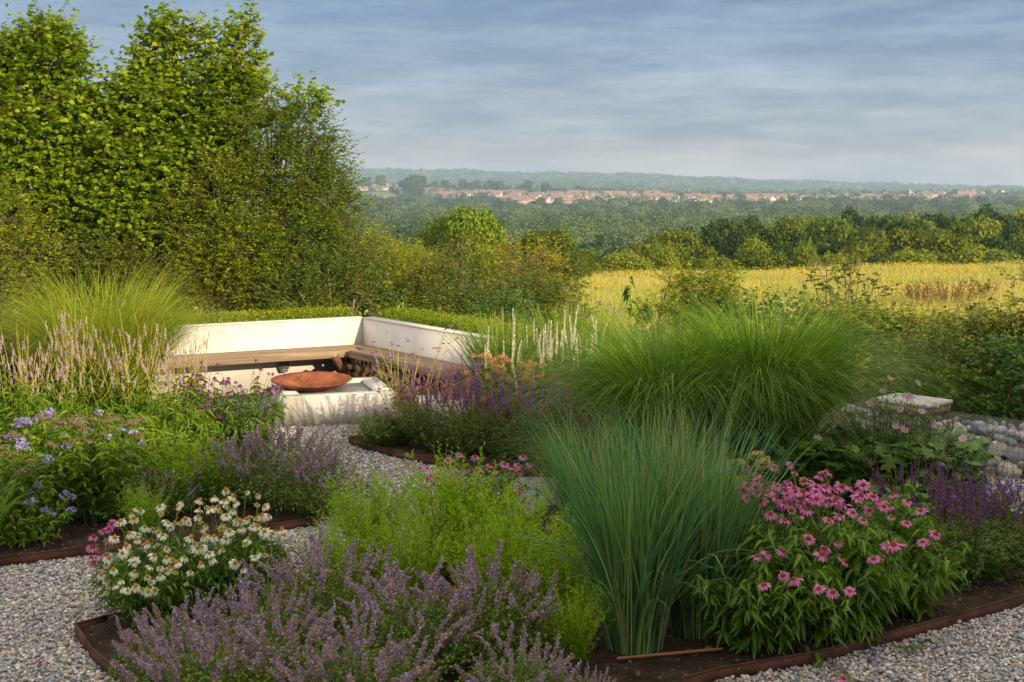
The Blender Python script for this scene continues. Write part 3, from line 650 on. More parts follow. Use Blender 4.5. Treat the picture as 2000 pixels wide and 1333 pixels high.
SALMID = [spike_mesh("flower_spike", [leaf_mat("sunlit_salvia_calyx", [(.3, .1, .14), (.42, .18, .2), (.36, .2, .16)], .3, tint=(1, 1, 1)), M['violet'], M['dstem']], l, .0125, w_, 11, .011, .15, c, ff, .45) for l, w_, c, ff in ((.34, 20, .05, .45), (.4, 22, .1, .15), (.3, 16, -.05, .7))]  # lighter copy of the salvia calyx, sunshine mixed into its colour
CULV = [spike_mesh("flower_spike", [M['palepink'], M['palepink'], M['ystem']], l, .0125, w_, 15, .0085, .1, c, .5, .5) for l, w_, c in ((.06, 5, .05), (.08, 6, .15), (.045, 4, .0))]
CULVB = [spike_mesh("flower_spike", [M['ystem'], M['ystem'], M['ystem']], l, .0042, 16, 6, .0045, .1, c, .5, .7, .0022) for l, c in ((.34, .05), (.26, .12))]
CREAM = [spike_mesh("flower_spike", [M['cream'], M['cream'], M['stem']], l, .017, 18, 22, .0095, .1, c, .5, .8) for l, c in ((.3, .05), (.24, .15), (.36, -.06))]
def cluster_mesh(name, mats, r, n, fl, flat=.6, frac=.6, T=None, open_=False):
    g = Geo(); D = rdir(n); D[:, 2] = np.abs(D[:, 2]) * .9 + (-.1 if not open_ else 0); P = D * np.array([r, r, r * flat]) * (uni(.5, 1, n) ** .5)[:, None]
    k_ = rng.random(n) < frac; s = fl * uni(.7, 1.2, n)
    for mm, kk in ((1, k_), (0, ~k_)):
        if kk.sum(): g.stamp(T or FLAKE, P[kk], frames(rdir(kk.sum()), D[kk] + rng.normal(size=(kk.sum(), 3)) * .4), np.repeat(s[kk][:, None], 3, 1), mm)
    return g.mesh(name, mats)
BELL = [cluster_mesh("flower_cluster", [M['stem'], M['blue']], r, n, .019, .8, .8) for r, n in ((.05, 34), (.065, 46), (.035, 18))]
BROWNH = [cluster_mesh("seed_cluster", [M['seed'], M['seed']], r, 150, .009, .6) for r in (.05, .065)]
RUSTH = [cluster_mesh("flower_cluster", [M['rust_flower'], M['seed']], r, 170, .011, .75, .2) for r in (.065, .05)]
VERB = [cluster_mesh("flower_cluster", [M['plum'], M['verb']], r, n, .008, .45, .8) for r, n in ((.022, 40), (.03, 60), (.014, 24))]
def anem():
    g = Geo(); n = 6; a = np.arange(n) * 2 * math.pi / n; D = np.stack([np.cos(a), np.sin(a), np.full(n, .25)], 1)
    g.stamp(leafT(3, .1, -.3, .6), D * .004, frames(D, np.array([[0, 0, 1.]]) + D * 0), np.stack([np.full(n, .032), np.full(n, .026), np.full(n, .03)], 1)); return g.mesh("flower_head", M['anem'])
ANEM = anem()
ANEYE = cone_mesh("cone", island_mat("anemone_eye", [(.5, .5, .05), (.7, .5, .05)]), .006, .006)

def place_spikes(parent, tips, tans, meshes, name="flower_spike", sc=(.8, 1.15), wob=.15):
    for p, d in zip(tips, tans):
        o = link(name, random.choice(meshes), parent, p)
        v = Vector(d) + Vector((random.gauss(0, wob), random.gauss(0, wob), 0)); o.rotation_euler = v.to_track_quat('Z', 'Y').to_euler()
        o.rotation_euler.rotate_axis('Z', random.uniform(0, 6.28)); o.scale = (random.uniform(*sc),) * 3

def disc(n, r, power=.5):
    a = uni(0, 2 * math.pi, n); q = r * rng.random(n) ** power
    return np.stack([q * np.cos(a), q * np.sin(a)], 1)
def clump_stems(n, r_top, h, r_base=.12, dome=.35, kz=.6, S=6, jit=.03, power=.5):
    """stems fanning out of a small base to a domed top: returns paths"""
    top = disc(n, r_top, power); rr = np.linalg.norm(top, axis=1) / r_top
    z = h * (1 - dome * rr ** 2) * uni(.78, 1.06, n)
    B = np.concatenate([top / r_top * r_base * uni(.3, 1, n)[:, None], np.zeros((n, 1))], 1)
    return bez(B, np.concatenate([top, z[:, None]], 1), kz, .3, S, jit)

# ------------------------------------------------------------------ leafy perennials
def catmint(r, h, nst, nsp, meshes, leafm, seed_name="flower_spike", green=0):
    root = thing("catmint", "", "catmint")
    P = clump_stems(nst, r, h * .86, r * .35, .5, .55, 6, .04)
    g = Geo(); tubes(g, P, .0016, .0009, 0); g.build("stems", M['stem'], root)
    g = Geo(); leaves_on(g, P, 24, .15, 1, .026, .016, L2, 0, .3, .1, .5, .3)
    nf = int(nst * 10); q = disc(nf, r * .95); rr = np.linalg.norm(q, axis=1) / r
    pz = h * .8 * (1 - .55 * rr ** 2) * uni(.2, 1, nf) ** .6
    g.stamp(L2, np.concatenate([q, pz[:, None]], 1), frames(rdir(nf) + np.array([0, 0, .2]), np.array([0, 0, 1.]) + rng.normal(size=(nf, 3)) * .5), np.stack([uni(.02, .034, nf), uni(.014, .02, nf), uni(.02, .03, nf)], 1))
    g.build("foliage", leafm, root)
    Q = clump_stems(nsp, r * 1.02, h, r * .35, .38, .55, 6, .03, .55)
    g = Geo(); tubes(g, Q, .0018, .0012, 0); g.build("flower_stems", M['stem'], root)
    tips, tans = sample(Q, np.arange(nsp), np.full(nsp, .82)); tans = nrm(tans + np.array([0, 0, .4]))
    place_spikes(root, tips, tans, meshes, seed_name, (.75, 1.15))
    return root
proto = catmint(.46, .56, 170, 46, CAT, M['cat_leaf'])
fg = [(350, 6.35, .8, "purple catmint below the white coneflowers, beside the bare soil corner"), (500, 6.4, .92, "purple catmint in front of the white coneflowers, tall spikes at its back"),
      (640, 6.95, 1.08, "purple catmint against the left end of the yellow green goldenrod"), (800, 6.5, .98, "purple catmint in the middle of the front drift below the goldenrod"),
      (950, 6.75, 1.0, "purple catmint at the right end of the front drift"), (700, 5.75, .95, "purple catmint cut by the bottom edge in the middle of the drift"),
      (400, 5.75, .95, "purple catmint spreading low over the edging at the bottom"), (1010, 5.95, .72, "low yellowing catmint at the bottom near the thin brown pipe"), (1140, 6.0, .42, "small tuft of faded catmint right beside the thin brown pipe"), (560, 5.9, .9, "purple catmint between two others at the bottom of the drift")]
for i, (px, y, s, lab) in enumerate(fg):
    loc = (gx(px, y, .3), y, .04)
    if i == 0: o = proto; o.location = loc; o.scale = (s,) * 3; o['label'] = lab
    else: o = dup(proto, loc, random.uniform(0, 6.28), lab, s)
    o['group'] = "catmint plants in the front drift"
protom = catmint(.5, .58, 120, 62, CATMID, M['cat_leaf'])
for i, (px, y, s, lab) in enumerate([(455, 10.3, 1.08, "lilac catmint left of the gravel path, farthest left of its row"), (545, 10.15, 1.2, "lilac catmint leaning over the gravel path, largest of its row"), (625, 9.95, .9, "small lilac catmint spilling onto the gravel path by the short dark edging"), (300, 9.75, .72, "small catmint just behind the white coneflowers")]):
    loc = (gx(px, y, .3), y, .04)
    if i == 0: o = protom; o.location = loc; o['label'] = lab
    else: o = dup(protom, loc, random.uniform(0, 6.28), lab, s)
    o['group'] = "catmint plants beside the gravel path"

def willowy(r, h, nst, leafm, name, cat, label, Ln=.04, Wd=.0105, per=46, dome=.2, droop=.0, up=.8, base=.4, T=L2, T0=.1):
    root = thing(name, label, cat)
    P = clump_stems(nst, r, h, r * base, dome, .6, 7, .02, .6); P[..., 2] *= (uni(.72, 1.08, nst) ** 1.0)[:, None]
    g = Geo(); tubes(g, P, .0022, .0009, 0); g.build("stems", M['stem'], root)
    g = Geo(); leaves_on(g, P, per, T0, 1, Ln, Wd, T, 0, up, droop, .4, .45); g.build("foliage", leafm, root)
    return root, P
gold, _ = willowy(.42, .86, 170, M['green_a'], "goldenrod", "goldenrod", "bright green goldenrod in bud at the back of the front bed, tallest spires", per=36, Ln=.056, Wd=.012, up=1.1)
gold.location = (gx(880, 8.15), 8.15, .04); gold.scale = (1.05,) * 3
for px, y, s, lab in [(730, 8.2, .92, "bright green goldenrod in bud, left middle, with gravel showing behind"), (1010, 7.8, .92, "bright green goldenrod in bud in front of the small pink coneflowers"), (1100, 7.25, .82, "bright green goldenrod pressed against the tall upright grass"), (655, 7.75, .66, "low bright green goldenrod at the left end, thin against the gravel"), (960, 7.4, .8, "bright green goldenrod behind the right end of the front catmint"), (1120, 6.7, .55, "low bright green goldenrod at the foot of the tall upright grass"), (800, 7.6, .78, "bright green goldenrod behind the middle of the front catmint")]:
    dup(gold, (gx(px, y), y, .04), random.uniform(0, 6.28), lab, s)
for o in scene.objects:
    if o.get('category') == 'goldenrod': o['group'] = "goldenrod plants in bud"

def coneflowers(name, label, cx, cy, heads, leafm, meshes, cones, r, h, nleaf=18, Ln=.11, Wd=.033, sc=1.0, group=None, tilt=.35, extra=0, stemm='stem', nst=None, gz=.04, young=None):
    root = thing(name, label, "coneflower", (cx, cy, gz), 0, group)
    H = np.array(heads) - np.array([cx, cy, gz]); n = len(H)
    hh = H[:, :2] * .25 + rng.normal(size=(n, 2)) * .05
    P = bez(np.concatenate([hh, np.zeros((n, 1))], 1), H - np.array([0, 0, .004]), .7, .5, 7, .02)
    ns = nst or 30; Q = clump_stems(ns, r, h * .86, r * .45, .45, .6, 7, .03)
    g = Geo(); tubes(g, P, .003, .002, 0); tubes(g, Q, .003, .0015, 0); g.build("stems", M[stemm], root)
    g = Geo(); leaves_on(g, P, max(3, nleaf // 3), .15, .84, Ln * .8, Wd * .8, L4, 0, .4, .3, .35, .5); leaves_on(g, Q, nleaf, .12, 1, Ln, Wd, L4, 0, .35, .35, .4, .3)
    g.build("foliage", leafm, root)
    for i, p in enumerate(H):
        if young and i % 4 == 3: head(root, p, young, cones, tilt, sc * random.uniform(.7, .95))
        else: head(root, p, meshes, cones, tilt, sc * random.uniform(.72, 1.12))
    return root
def lift(list_, ox, oy, k, y_of):
    out = []
    for u, v in list_:
        px, py = ox + u * k, oy + v * k
        out.append(at(px, py, y_of(px, py) + random.gauss(0, .05)))
    return out
pinkL = [(735,153),(755,198),(645,168),(548,210),(490,165),(890,215),(925,195),(808,240),(605,262),(660,265),(700,290),(715,318),(870,300),(932,265),(965,292),(1010,272),(1128,262),(1108,305),(1095,335),(1180,325),(1222,355),(1240,380),(1290,315),(1368,355),(1440,403),(1270,385),(920,352),(690,375),(820,398),(625,420),(703,455),(940,455),(1070,412),(1160,398),(1128,453),(1280,438),(1362,470),(1520,528),(1130,550),(1450,573),(990,575),(550,650),(608,635),(690,620),(920,608),(900,640),(1018,678),(1225,650),(1185,665),(1295,590),(1265,600),(1325,580),(692,752),(590,805),(888,825),(962,845),(1055,838),(755,775),(830,555),(505,265),(555,310),(495,330),(1025,375),(985,340),(800,300),(840,310),(760,300),(650,330),(580,350),(900,330),(1000,430),(775,440),(860,270),(1060,280)]
pinkL += [(random.gauss(850, 190), random.gauss(290, 60)) for _ in range(30)]
pk = lift(pinkL, 1280, 853, .36, lambda px, py: float(np.interp(py, [900, 1160], [7.6, 6.4]) + (px - 1600) * .0012))
grp = [[], [], []]; cents = [(1.4, 7.0), (1.85, 7.12), (2.3, 7.6)]
for p in pk: grp[int(np.argmin([abs(p[0] - c[0] * (1 if True else 0)) for c in cents]))].append(p)
labs = ["tall pink coneflower beside the upright blue green grass", "broad pink coneflower in the middle of the pink group, leaves hanging over the edging", "pink coneflower at the right of the pink group beside the dark salvias"]
for c, hs, lab in zip(cents, grp, labs):
    coneflowers("coneflower", lab, c[0], c[1], hs, M['cone_leaf'], PINK + PINK + FADED[:1], CONES[2:], .47, .88, 26, .125, .036, 1.0, "pink coneflowers in the front bed", nst=62)
whL = [(1225,290),(1165,330),(1262,325),(1085,345),(1235,345),(1215,350),(1275,360),(965,380),(868,380),(875,420),(715,420),(725,445),(740,390),(1120,385),(1155,385),(1195,405),(1265,400),(1232,430),(1075,435),(1398,318),(1395,370),(1437,380),(1455,430),(1425,425),(905,462),(1025,468),(1090,468),(980,470),(785,490),(655,460),(1305,460),(1338,450),(1205,480),(1200,500),(1232,505),(1368,495),(1395,485),(1385,520),(1435,515),(1470,540),(880,535),(860,520),(1112,537),(1125,550),(1160,543),(1225,555),(1345,557),(1330,590),(745,560),(800,580),(685,590),(850,590),(665,632),(720,660),(590,660),(1095,600),(1070,605),(1135,635),(1205,615),(935,672),(960,685),(1000,655),(1275,685),(1090,690),(830,660),(580,700),(615,722),(870,710),(910,730),(950,740),(730,735),(548,750),(655,780),(720,770),(800,760),(888,775),(620,812),(575,850),(690,835),(820,790),(840,830),(800,830),(1400,635),(905,660)]
wh = lift(whL, 0, 853, .36, lambda px, py: float(np.interp(py, [950, 1160], [7.8, 6.95])))
wh = wh + [p + np.array([random.gauss(0, .07), random.gauss(0, .1), random.gauss(-.03, .03)]) for p in random.sample(wh, 66)]
a_ = [p for p in wh if p[0] < -1.88]; b_ = [p for p in wh if p[0] >= -1.88]
coneflowers("coneflower", "white coneflower at the left of the white group, by the soil corner", -2.1, 7.42, a_, M['cone_leaf'], WHITE, CONES[:2], .36, .62, 26, .08, .024, .82, "white coneflowers", .3, nst=110, young=BUDW)
coneflowers("coneflower", "white coneflower at the right of the white group, in front of the short dark edging", -1.62, 7.55, b_, M['cone_leaf'], WHITE, CONES[:2], .34, .66, 26, .08, .024, .82, "white coneflowers", .3, nst=110, young=BUDW)
lp = lift([(605,470),(590,500),(508,545),(597,555),(500,600),(545,640),(495,655),(510,685),(560,510)], 0, 853, .36, lambda px, py: 7.65)
coneflowers("coneflower", "small bright pink coneflower at the left edge of the white ones", -2.42, 7.62, lp, M['cone_leaf'], PINK[1:2] + PINK[3:4], CONES[2:3], .16, .5, 12, .09, .028, .95, None, .2, nst=10)
mp_ = lift([(715,100),(655,130),(800,110),(1060,110),(960,150),(1035,155),(1040,190),(815,183),(755,187),(540,175),(650,170),(560,215),(545,230),(670,235),(910,195),(1095,150),(540,285),(1040,290),(430,165),(500,170),(600,205),(700,205),(880,160),(990,170)], 640, 853, .36, lambda px, py: 9.7)
coneflowers("coneflower", "low pink coneflowers half hidden behind the goldenrod spires", gx(940, 9.8), 9.8, mp_, M['cone_leaf'], PINK[:3], CONES[2:], .5, .5, 16, .1, .03, .95, None, .2, nst=40)
# dark magenta coneflowers beside the fire pit
def dark_cones(px0, px1, py0, py1, y, n, label, cx):
    hs = [at(random.uniform(px0, px1), py0 + (py1 - py0) * random.random() ** .8, y + random.uniform(-.35, .35)) for _ in range(n)]
    coneflowers("coneflower", label, gx(cx, y, .4), y, hs, M['cone_leaf'], MAG, DCONE, .5, 1.0, 17, .115, .026, .85, "dark magenta coneflowers by the fire pit", .3, stemm='dstem', nst=40)
dark_cones(335, 460, 720, 815, 11.8, 32, "dark magenta coneflower in front of the left bench", 405)
dark_cones(430, 560, 730, 800, 12.0, 26, "dark magenta coneflower leaning across the fire pit plinth", 485)
hs = [at(px, py, 12.2) for px, py in ((500, 704), (510, 722), (425, 712), (393, 708), (445, 745), (525, 730))]
coneflowers("coneflower", "thin tall coneflower with dark seed cones in front of the white bench wall", gx(470, 12.2, .4), 12.2, hs, M['cone_leaf'], MAG[:1], DCONE, .2, .7, 10, .1, .024, .8, "dark magenta coneflowers by the fire pit", .2, stemm='dstem', nst=8)

# leafy bed at the left: phlox-like leaves with blue bellflowers and brown seed clusters
def leafy(name, label, cat, px, y, r, h, nst, leafm, Ln, Wd, per=16, T=L3, clusters=None, ncl=0, cname="flower_cluster", group=None, droop=.1, up=.3, dome=.35, stemm='stem', csc=(.8, 1.2)):
    root = thing(name, label, cat, (gx(px, y, .3), y, .04), 0, group)
    P = clump_stems(nst, r, h, r * .6, dome, .65, 7, .03)
    g = Geo(); tubes(g, P, .003, .0015, 0); g.build("stems", M[stemm], root)
    g = Geo(); leaves_on(g, P, per, .08, .98, Ln, Wd, T, 0, up, droop, .35, .25); g.build("foliage", leafm, root)
    if clusters:
        top = np.argsort(-P[:, -1, 2] + rng.normal(size=nst) * .08)[:ncl]
        for i in top:
            o = link(cname, random.choice(clusters), root, tuple(P[i, -1]), (random.uniform(-.4, .4), random.uniform(-.4, .4), random.uniform(0, 6)), random.uniform(*csc))
    return root
leafy("bellflower", "leafy plant with blue bellflower clusters nearest the left edge of the bed", "bellflower", 25, 9.35, .45, .72, 70, M['phlox_leaf'], .092, .042, 16, clusters=BELL + BROWNH + BROWNH, ncl=15, group="blue bellflowers in the left bed")
leafy("bellflower", "leafy plant topped with blue bellflowers in the middle of the left bed", "bellflower", 115, 9.7, .45, .86, 70, M['phlox_leaf'], .092, .042, 16, clusters=BELL + BROWNH, ncl=20, group="blue bellflowers in the left bed")
leafy("bellflower", "leafy plant with brown seed clusters and few blue flowers, right of the other two", "bellflower", 215, 9.75, .42, .84, 66, M['phlox_leaf'], .092, .042, 16, clusters=BROWNH + BELL[2:], ncl=22, group="blue bellflowers in the left bed")
o = leafy("bellflower", "low leafy plant hanging blue flowers over the soil at the left edge", "bellflower", 60, 9.05, .32, .42, 34, M['phlox_leaf'], .06, .03, 14, clusters=BELL, ncl=7, group="blue bellflowers in the left bed")
leafy("tall_phlox", "leafy phlox at the left end of the bed, beyond the bellflowers", "phlox", -90, 9.9, .5, .8, 60, M['phlox_leaf'], .09, .03, 20, L3, droop=.2, up=.4)
leafy("tall_phlox", "lush phlox at the left end of the bed behind the bellflowers", "phlox", -110, 11.0, .55, .95, 60, M['phlox_leaf'], .13, .022, 22, L4, droop=.35, up=.5)
g_ = willowy(.36, .74, 120, M['green_a'], "phlox", "phlox", "fresh green narrow leaved phlox between the bellflowers and the catmint", .05, .014, 30, .25, .05, .5)
g_[0].location = (gx(330, 10.0, .4), 10.0, .04)
o = dup(g_[0], (gx(400, 9.95, .4), 10.15, .04), 1.3, "shorter narrow leaved phlox touching the grey catmint", .8)
o = dup(g_[0], (gx(270, 9.2, .4), 9.3, .04), 2.3, "low narrow leaved phlox beside the bare soil behind the pink and white coneflowers", .6)

# culver's root: tall stems with arching whorled leaves and pale pink candelabra spikes
def culver(label, px, y, r, h, nst, seedn, leafy_=True):
    root = thing("culvers_root", label, "culver's root", (gx(px, y, .7), y, .04), 0, "culver's root plants with pale spikes")
    P = clump_stems(nst, r, h, r * .5, .2, .6, 8, .03)
    gb = Geo(); tubes(gb, P, .0045, .003, 0)
    g = Geo(); leaves_on(g, P, 30, .15, .68, .13, .02, L4, 0, .5, .35, .3, .2)
    Q = clump_stems(nst, r * 1.1, h * .55, r * .6, .25, .6, 6, .03); leaves_on(g, Q, 30, .2, 1, .13, .02, L4, 0, .5, .35, .3, .2)
    g.build("foliage", M['phlox_leaf'], root)
    tp, tn = sample(P, np.arange(nst), np.full(nst, .97))
    k_ = 0
    for p, d in zip(tp, tn):
        if k_ % 3 != 2: place_spikes(root, [p], [d], CULVB, "flower_spike", (.7, 1.2), .1)
        m_ = 8 if k_ < seedn else 5; k_ += 1
        a = uni(0, 6.28, m_); st_ = p - np.array([0, 0, 1.]) * uni(.08, .5, m_)[:, None]; q_ = uni(.05, .13, m_)
        en = st_ + np.stack([np.cos(a) * q_, np.sin(a) * q_, uni(.1, .22, m_)], 1); Bp = bez(st_, en, .35, .75, 5, .006); tubes(gb, Bp, .0028, .0018, 0)
        place_spikes(root, en, nrm(Bp[:, -1] - Bp[:, -2] + np.array([0, 0, .05])), CULV, "flower_spike", (.7, 1.1), .06)
    gb.build("stems", M['ystem'], root)
    return root
culver("culver's root at the far left edge, in front of the tall fine grass", 30, 11.5, .42, 1.32, 20, 14)
culver("culver's root with the thickest pale pink spikes below the tall fine grass", 140, 11.9, .42, 1.38, 20, 14)
culver("culver's root with long bare yellow spires right of the thick ones", 255, 11.7, .42, 1.35, 18, 10)
culver("paler culver's root with lilac spikes in front of the left end of the bench", 365, 12.6, .26, 1.15, 11, 11)
leafy("tall_phlox", "lush green arching leaves at the foot of the culver's root", "phlox", 330, 11.1, .48, .85, 60, M['phlox_leaf'], .13, .022, 22, L4, droop=.35, up=.5)
leafy("tall_phlox", "lush green arching leaves behind the brown seed clusters", "phlox", 210, 10.7, .48, .88, 60, M['phlox_leaf'], .13, .022, 22, L4, droop=.35, up=.5)
leafy("tall_phlox", "lush green arching leaves at the far left above the bellflowers", "phlox", 70, 10.7, .5, .95, 60, M['phlox_leaf'], .13, .022, 22, L4, droop=.35, up=.5)

# salvias
def salvia(label, px, y, r, h, nst, meshes, leafm, group, dome=.25):
    root = thing("salvia", label, "salvia", (gx(px, y, .3), y, .04), 0, group)
    P = clump_stems(nst, r, h, r * .5, dome, .65, 6, .03)
    Q = clump_stems(nst * 2, r * 1.05, h * .6, r * .6, .4, .6, 5, .03)
    g = Geo(); tubes(g, P, .0022, .0014, 0); g.build("stems", M['dstem'], root)
    g = Geo(); leaves_on(g, Q, 20, .1, 1, .055, .022, L2, 0, .3, .15, .4, .2); leaves_on(g, P, 8, .1, .6, .05, .018, L2, 0, .3, .15, .4, .2); g.build("foliage", leafm, root)
    tp, tn = sample(P, np.arange(nst), np.full(nst, .72)); place_spikes(root, tp, tn, meshes, "flower_spike", (.8, 1.15), .08)
for px, y, s, lab in [(1835, 8.15, 1.05, "dark purple salvia next to the pink coneflowers"), (1925, 8.25, 1.0, "dark purple salvia in the middle of the right hand group, at the edging"), (2010, 8.6, .9, "dark purple salvia cut by the right edge"), (1790, 8.95, .9, "dark purple salvia behind the large pale leaf"), (2110, 8.95, .8, "dark purple salvia at the far right end of the bed"), (1900, 9.0, .55, "dark purple salvia below the gabion among blue cranesbills")]:
    salvia(lab, px, y, .42 * s, .72 * s, 34, SAL, M['sal_leaf'], "dark purple salvias in front of the gabion")
for px, y, lab in [(850, 12.5, "purple salvia at the left end of the middle bed with the most violet spikes"), (930, 12.3, "reddish salvia in the middle bed in front of the russet flowers"), (1005, 12.1, "reddish salvia at the right end of the middle bed beside the fine grass"), (1080, 11.9, "reddish salvia almost hidden by the fine arching grass")]:
    salvia(lab, px, y, .42, .76, 34, SALMID, M['sal_leaf'], "salvias in the middle bed")
leafy("cranesbill", "low green mound with pink blooms at the corner of the middle bed", "cranesbill", 745, 12.75, .42, .38, 130, M['cat_leaf'], .04, .02, 26, L2, clusters=[cluster_mesh("flower_cluster", [M['stem'], M['pink']], .03, 14, .02, .5, .8)], ncl=8, dome=.5)
leafy("cranesbill", "taller green mound with pink blooms below the verbena", "cranesbill", 800, 12.9, .4, .5, 110, M['cat_leaf'], .04, .02, 26, L2, clusters=[bpy.data.meshes[-1] if False else cluster_mesh("flower_cluster", [M['stem'], M['pink']], .03, 14, .02, .5, .8)], ncl=8, dome=.5)
g_ = leafy("cranesbill", "blue cranesbill in front of the gabion stones", "cranesbill", 1900, 9.8, .5, .3, 60, M['sal_leaf'], .05, .035, 14, LOB, clusters=[cluster_mesh("flower_cluster", [M['deepblue'], M['deepblue']], .03, 12, .022, .6, .9), cluster_mesh("flower_cluster", [M['deepblue'], M['deepblue']], .02, 6, .022, .6, .9)], ncl=26, dome=.3)
# verbena: thin branching stems with small violet heads
root = thing("verbena", "tall thin stemmed verbena with small violet heads in front of the bench", "verbena", (gx(795, 13.3), 13.3, .02))
tp = np.array([at(px, py, 13.3 + random.uniform(-.4, .4)) for px, py in [(757,649),(798,667),(825,683),(859,687),(731,669),(729,690),(767,674),(778,676),(746,711),(757,714),(783,714),(800,721),(735,723),(790,704),(837,726),(862,726),(868,708),(886,730),(752,741),(793,738),(802,756),(783,757),(731,740),(810,754),(852,760),(775,692),(756,692),(893,722),(882,636),(895,633),(871,644),(820,700),(742,760),(840,745),(765,735),(815,740),(780,745),(795,725),(735,705)]])
tp = tp - np.array(root.location)
B_ = np.concatenate([tp[:, :2] * .35 + rng.normal(size=(len(tp), 2)) * .1, np.zeros((len(tp), 1))], 1)
P = bez(B_, tp, .75, .5, 8, .03)
g = Geo(); tubes(g, P, .0042, .0026, 0)
br, bt = sample(P, np.arange(len(tp)), uni(.6, .9, len(tp))); e_ = br + nrm(rng.normal(size=br.shape) * np.array([1, 1, .2]) + np.array([0, 0, .9])) * uni(.06, .16, len(br))[:, None]
tubes(g, bez(br, e_, .4, .5, 4), .0022, .0016, 0); g.build("stems", M['ystem'], root)
g = Geo(); leaves_on(g, P, 5, .1, .8, .07, .008, L3, 0, .6, .1, .3, .2); g.build("foliage", M['phlox_leaf'], root)
for p in list(tp) + list(e_): link("flower_cluster", random.choice(VERB), root, tuple(p), (random.uniform(-.3, .3), random.uniform(-.3, .3), 0), random.uniform(.8, 1.2))
root = thing("verbena", "few violet verbena heads standing above the back grasses by the meadow", "verbena", (gx(1185, 15.2), 15.2, .02))
tp = np.array([at(px, py, 15.2 + random.uniform(-.3, .3)) for px, py in [(1172, 591), (1189, 596), (1200, 603), (1186, 607), (1203, 612), (1160, 602), (1215, 641), (1232, 655), (1149, 620), (1106, 563)]]) - np.array(root.location)
B_ = np.concatenate([tp[:, :2] * .4, np.zeros((len(tp), 1))], 1); P = bez(B_, tp, .75, .5, 8, .03)
g = Geo(); tubes(g, P, .0032, .0018, 0); g.build("stems", M['stem'], root)
for p in tp: link("flower_cluster", random.choice(VERB), root, tuple(p), (0, 0, 0), 1.3)
# russet flat heads
leafy("hydrangea", "russet flat headed perennial below the upright back grass", "perennial", 945, 13.4, .34, .86, 34, M['scrub'], .07, .03, 12, clusters=RUSTH, ncl=20)
leafy("hydrangea", "russet flat headed perennial beside the cream spikes", "perennial", 1025, 13.2, .4, .82, 34, M['scrub'], .07, .03, 12, clusters=RUSTH, ncl=22)
leafy("hydrangea", "lower russet headed perennial behind the reddish salvias", "perennial", 905, 13.0, .3, .6, 26, M['scrub'], .06, .03, 12, clusters=RUSTH, ncl=14)
leafy("hydrangea", "small tan headed perennial tucked between the upright grass and the pink coneflowers", "perennial", 1462, 8.2, .2, .86, 20, M['cone_leaf'], .08, .03, 12, clusters=[cluster_mesh("flower_cluster", [M['rust_flower'], leaf_mat("tan_floret", [(.5, .4, .14), (.6, .48, .2)], .2)], .06, 150, .01, .7, .9)], ncl=6)
# cream spikes
def cream(label, px, y, pts):
    root = thing("white_speedwell", label, "speedwell", (gx(px, y), y, .02))
    tp = np.array([at(a, b_, y + random.uniform(-.25, .25)) for a, b_ in pts]) - np.array(root.location)
    tp = np.concatenate([tp, tp + rng.normal(size=tp.shape) * np.array([.07, .2, .05]) - np.array([0, 0, .05])]); low = tp - np.array([0, 0, .3]); B_ = np.concatenate([tp[:, :2] * .6, np.zeros((len(tp), 1))], 1)
    P = bez(B_, low, .6, .4, 6, .02); g = Geo(); tubes(g, P, .003, .002, 0); g.build("stems", M['stem'], root)
    g = Geo(); leaves_on(g, P, 16, .1, .95, .08, .018, L3, 0, .5, .1, .3, .2); g.build("foliage", M['phlox_leaf'], root)
    place_spikes(root, low, [(0, 0, 1)] * len(low), CREAM, "flower_spike", (.85, 1.2), .07)
cream("cream spiked speedwell between the back grasses, larger group", 1105, 14.0, [(1044, 622), (1052, 640), (1060, 650), (1068, 632), (1078, 645), (1088, 640), (1096, 626), (1104, 615), (1110, 640), (1117, 630), (1123, 650), (1075, 660), (1130, 640), (1100, 655), (1165, 625), (1176, 620), (1170, 640), (1149, 650)])
cream("cream spiked speedwell rising in front of the upright back grass", 1010, 13.6, [(1001, 622), (1003, 645), (1012, 655), (1018, 670), (965, 668), (950, 660), (1035, 690), (1042, 700)])
# anemones
root = thing("anemone", "tall wiry anemone with pink blooms and lobed leaves in front of the gabion", "anemone", (gx(1700, 10.2, .3), 10.2, .04))
AP = [(243,690),(340,732),(510,765),(372,808),(722,828),(850,175),(1088,218),(805,283),(958,385),(1010,337),(907,588),(975,615),(1232,572),(1490,692),(938,440),(708,390),(775,555),(630,590),(1245,405),(1130,460)]
tp = np.array([at(1540 + u * .23, 700 + v * .23, 10.3 + random.uniform(-.5, .3)) for u, v in AP]) - np.array(root.location)
nb_ = 90; ub = uni(180, 1420, nb_); ex = np.array([at(1540 + u * .23, 700 + float(np.interp(u, [180, 500, 900, 1200, 1420], [620, 320, 250, 300, 520])) * .23 + random.random() ** .8 * 55, 10.3 + random.uniform(-.6, .5)) for u in ub]) - np.array(root.location)
al = np.concatenate([tp, ex]); B_ = np.concatenate([al[:, :2] * .6 + rng.normal(size=(len(al), 2)) * .06, np.zeros((len(al), 1))], 1)
P = bez(B_, al, .6, .5, 7, .04); g = Geo(); tubes(g, P, .0034, .0022, 0)
nb2 = len(al) * 2; ii = np.repeat(np.arange(len(al)), 2); br, bt = sample(P, ii, uni(.5, .95, nb2)); e_ = br + nrm(rng.normal(size=br.shape) * np.array([1, 1, .4]) + np.array([0, 0, .8])) * uni(.05, .14, nb2)[:, None]
tubes(g, bez(br, e_, .4, .5, 4), .0022, .0016, 0); g.stamp(ICO0, e_, frames(rdir(len(e_)), rdir(len(e_))), uni(.006, .010, len(e_)), 1); g.build("stems", [M['dstem'], M['seed']], root)
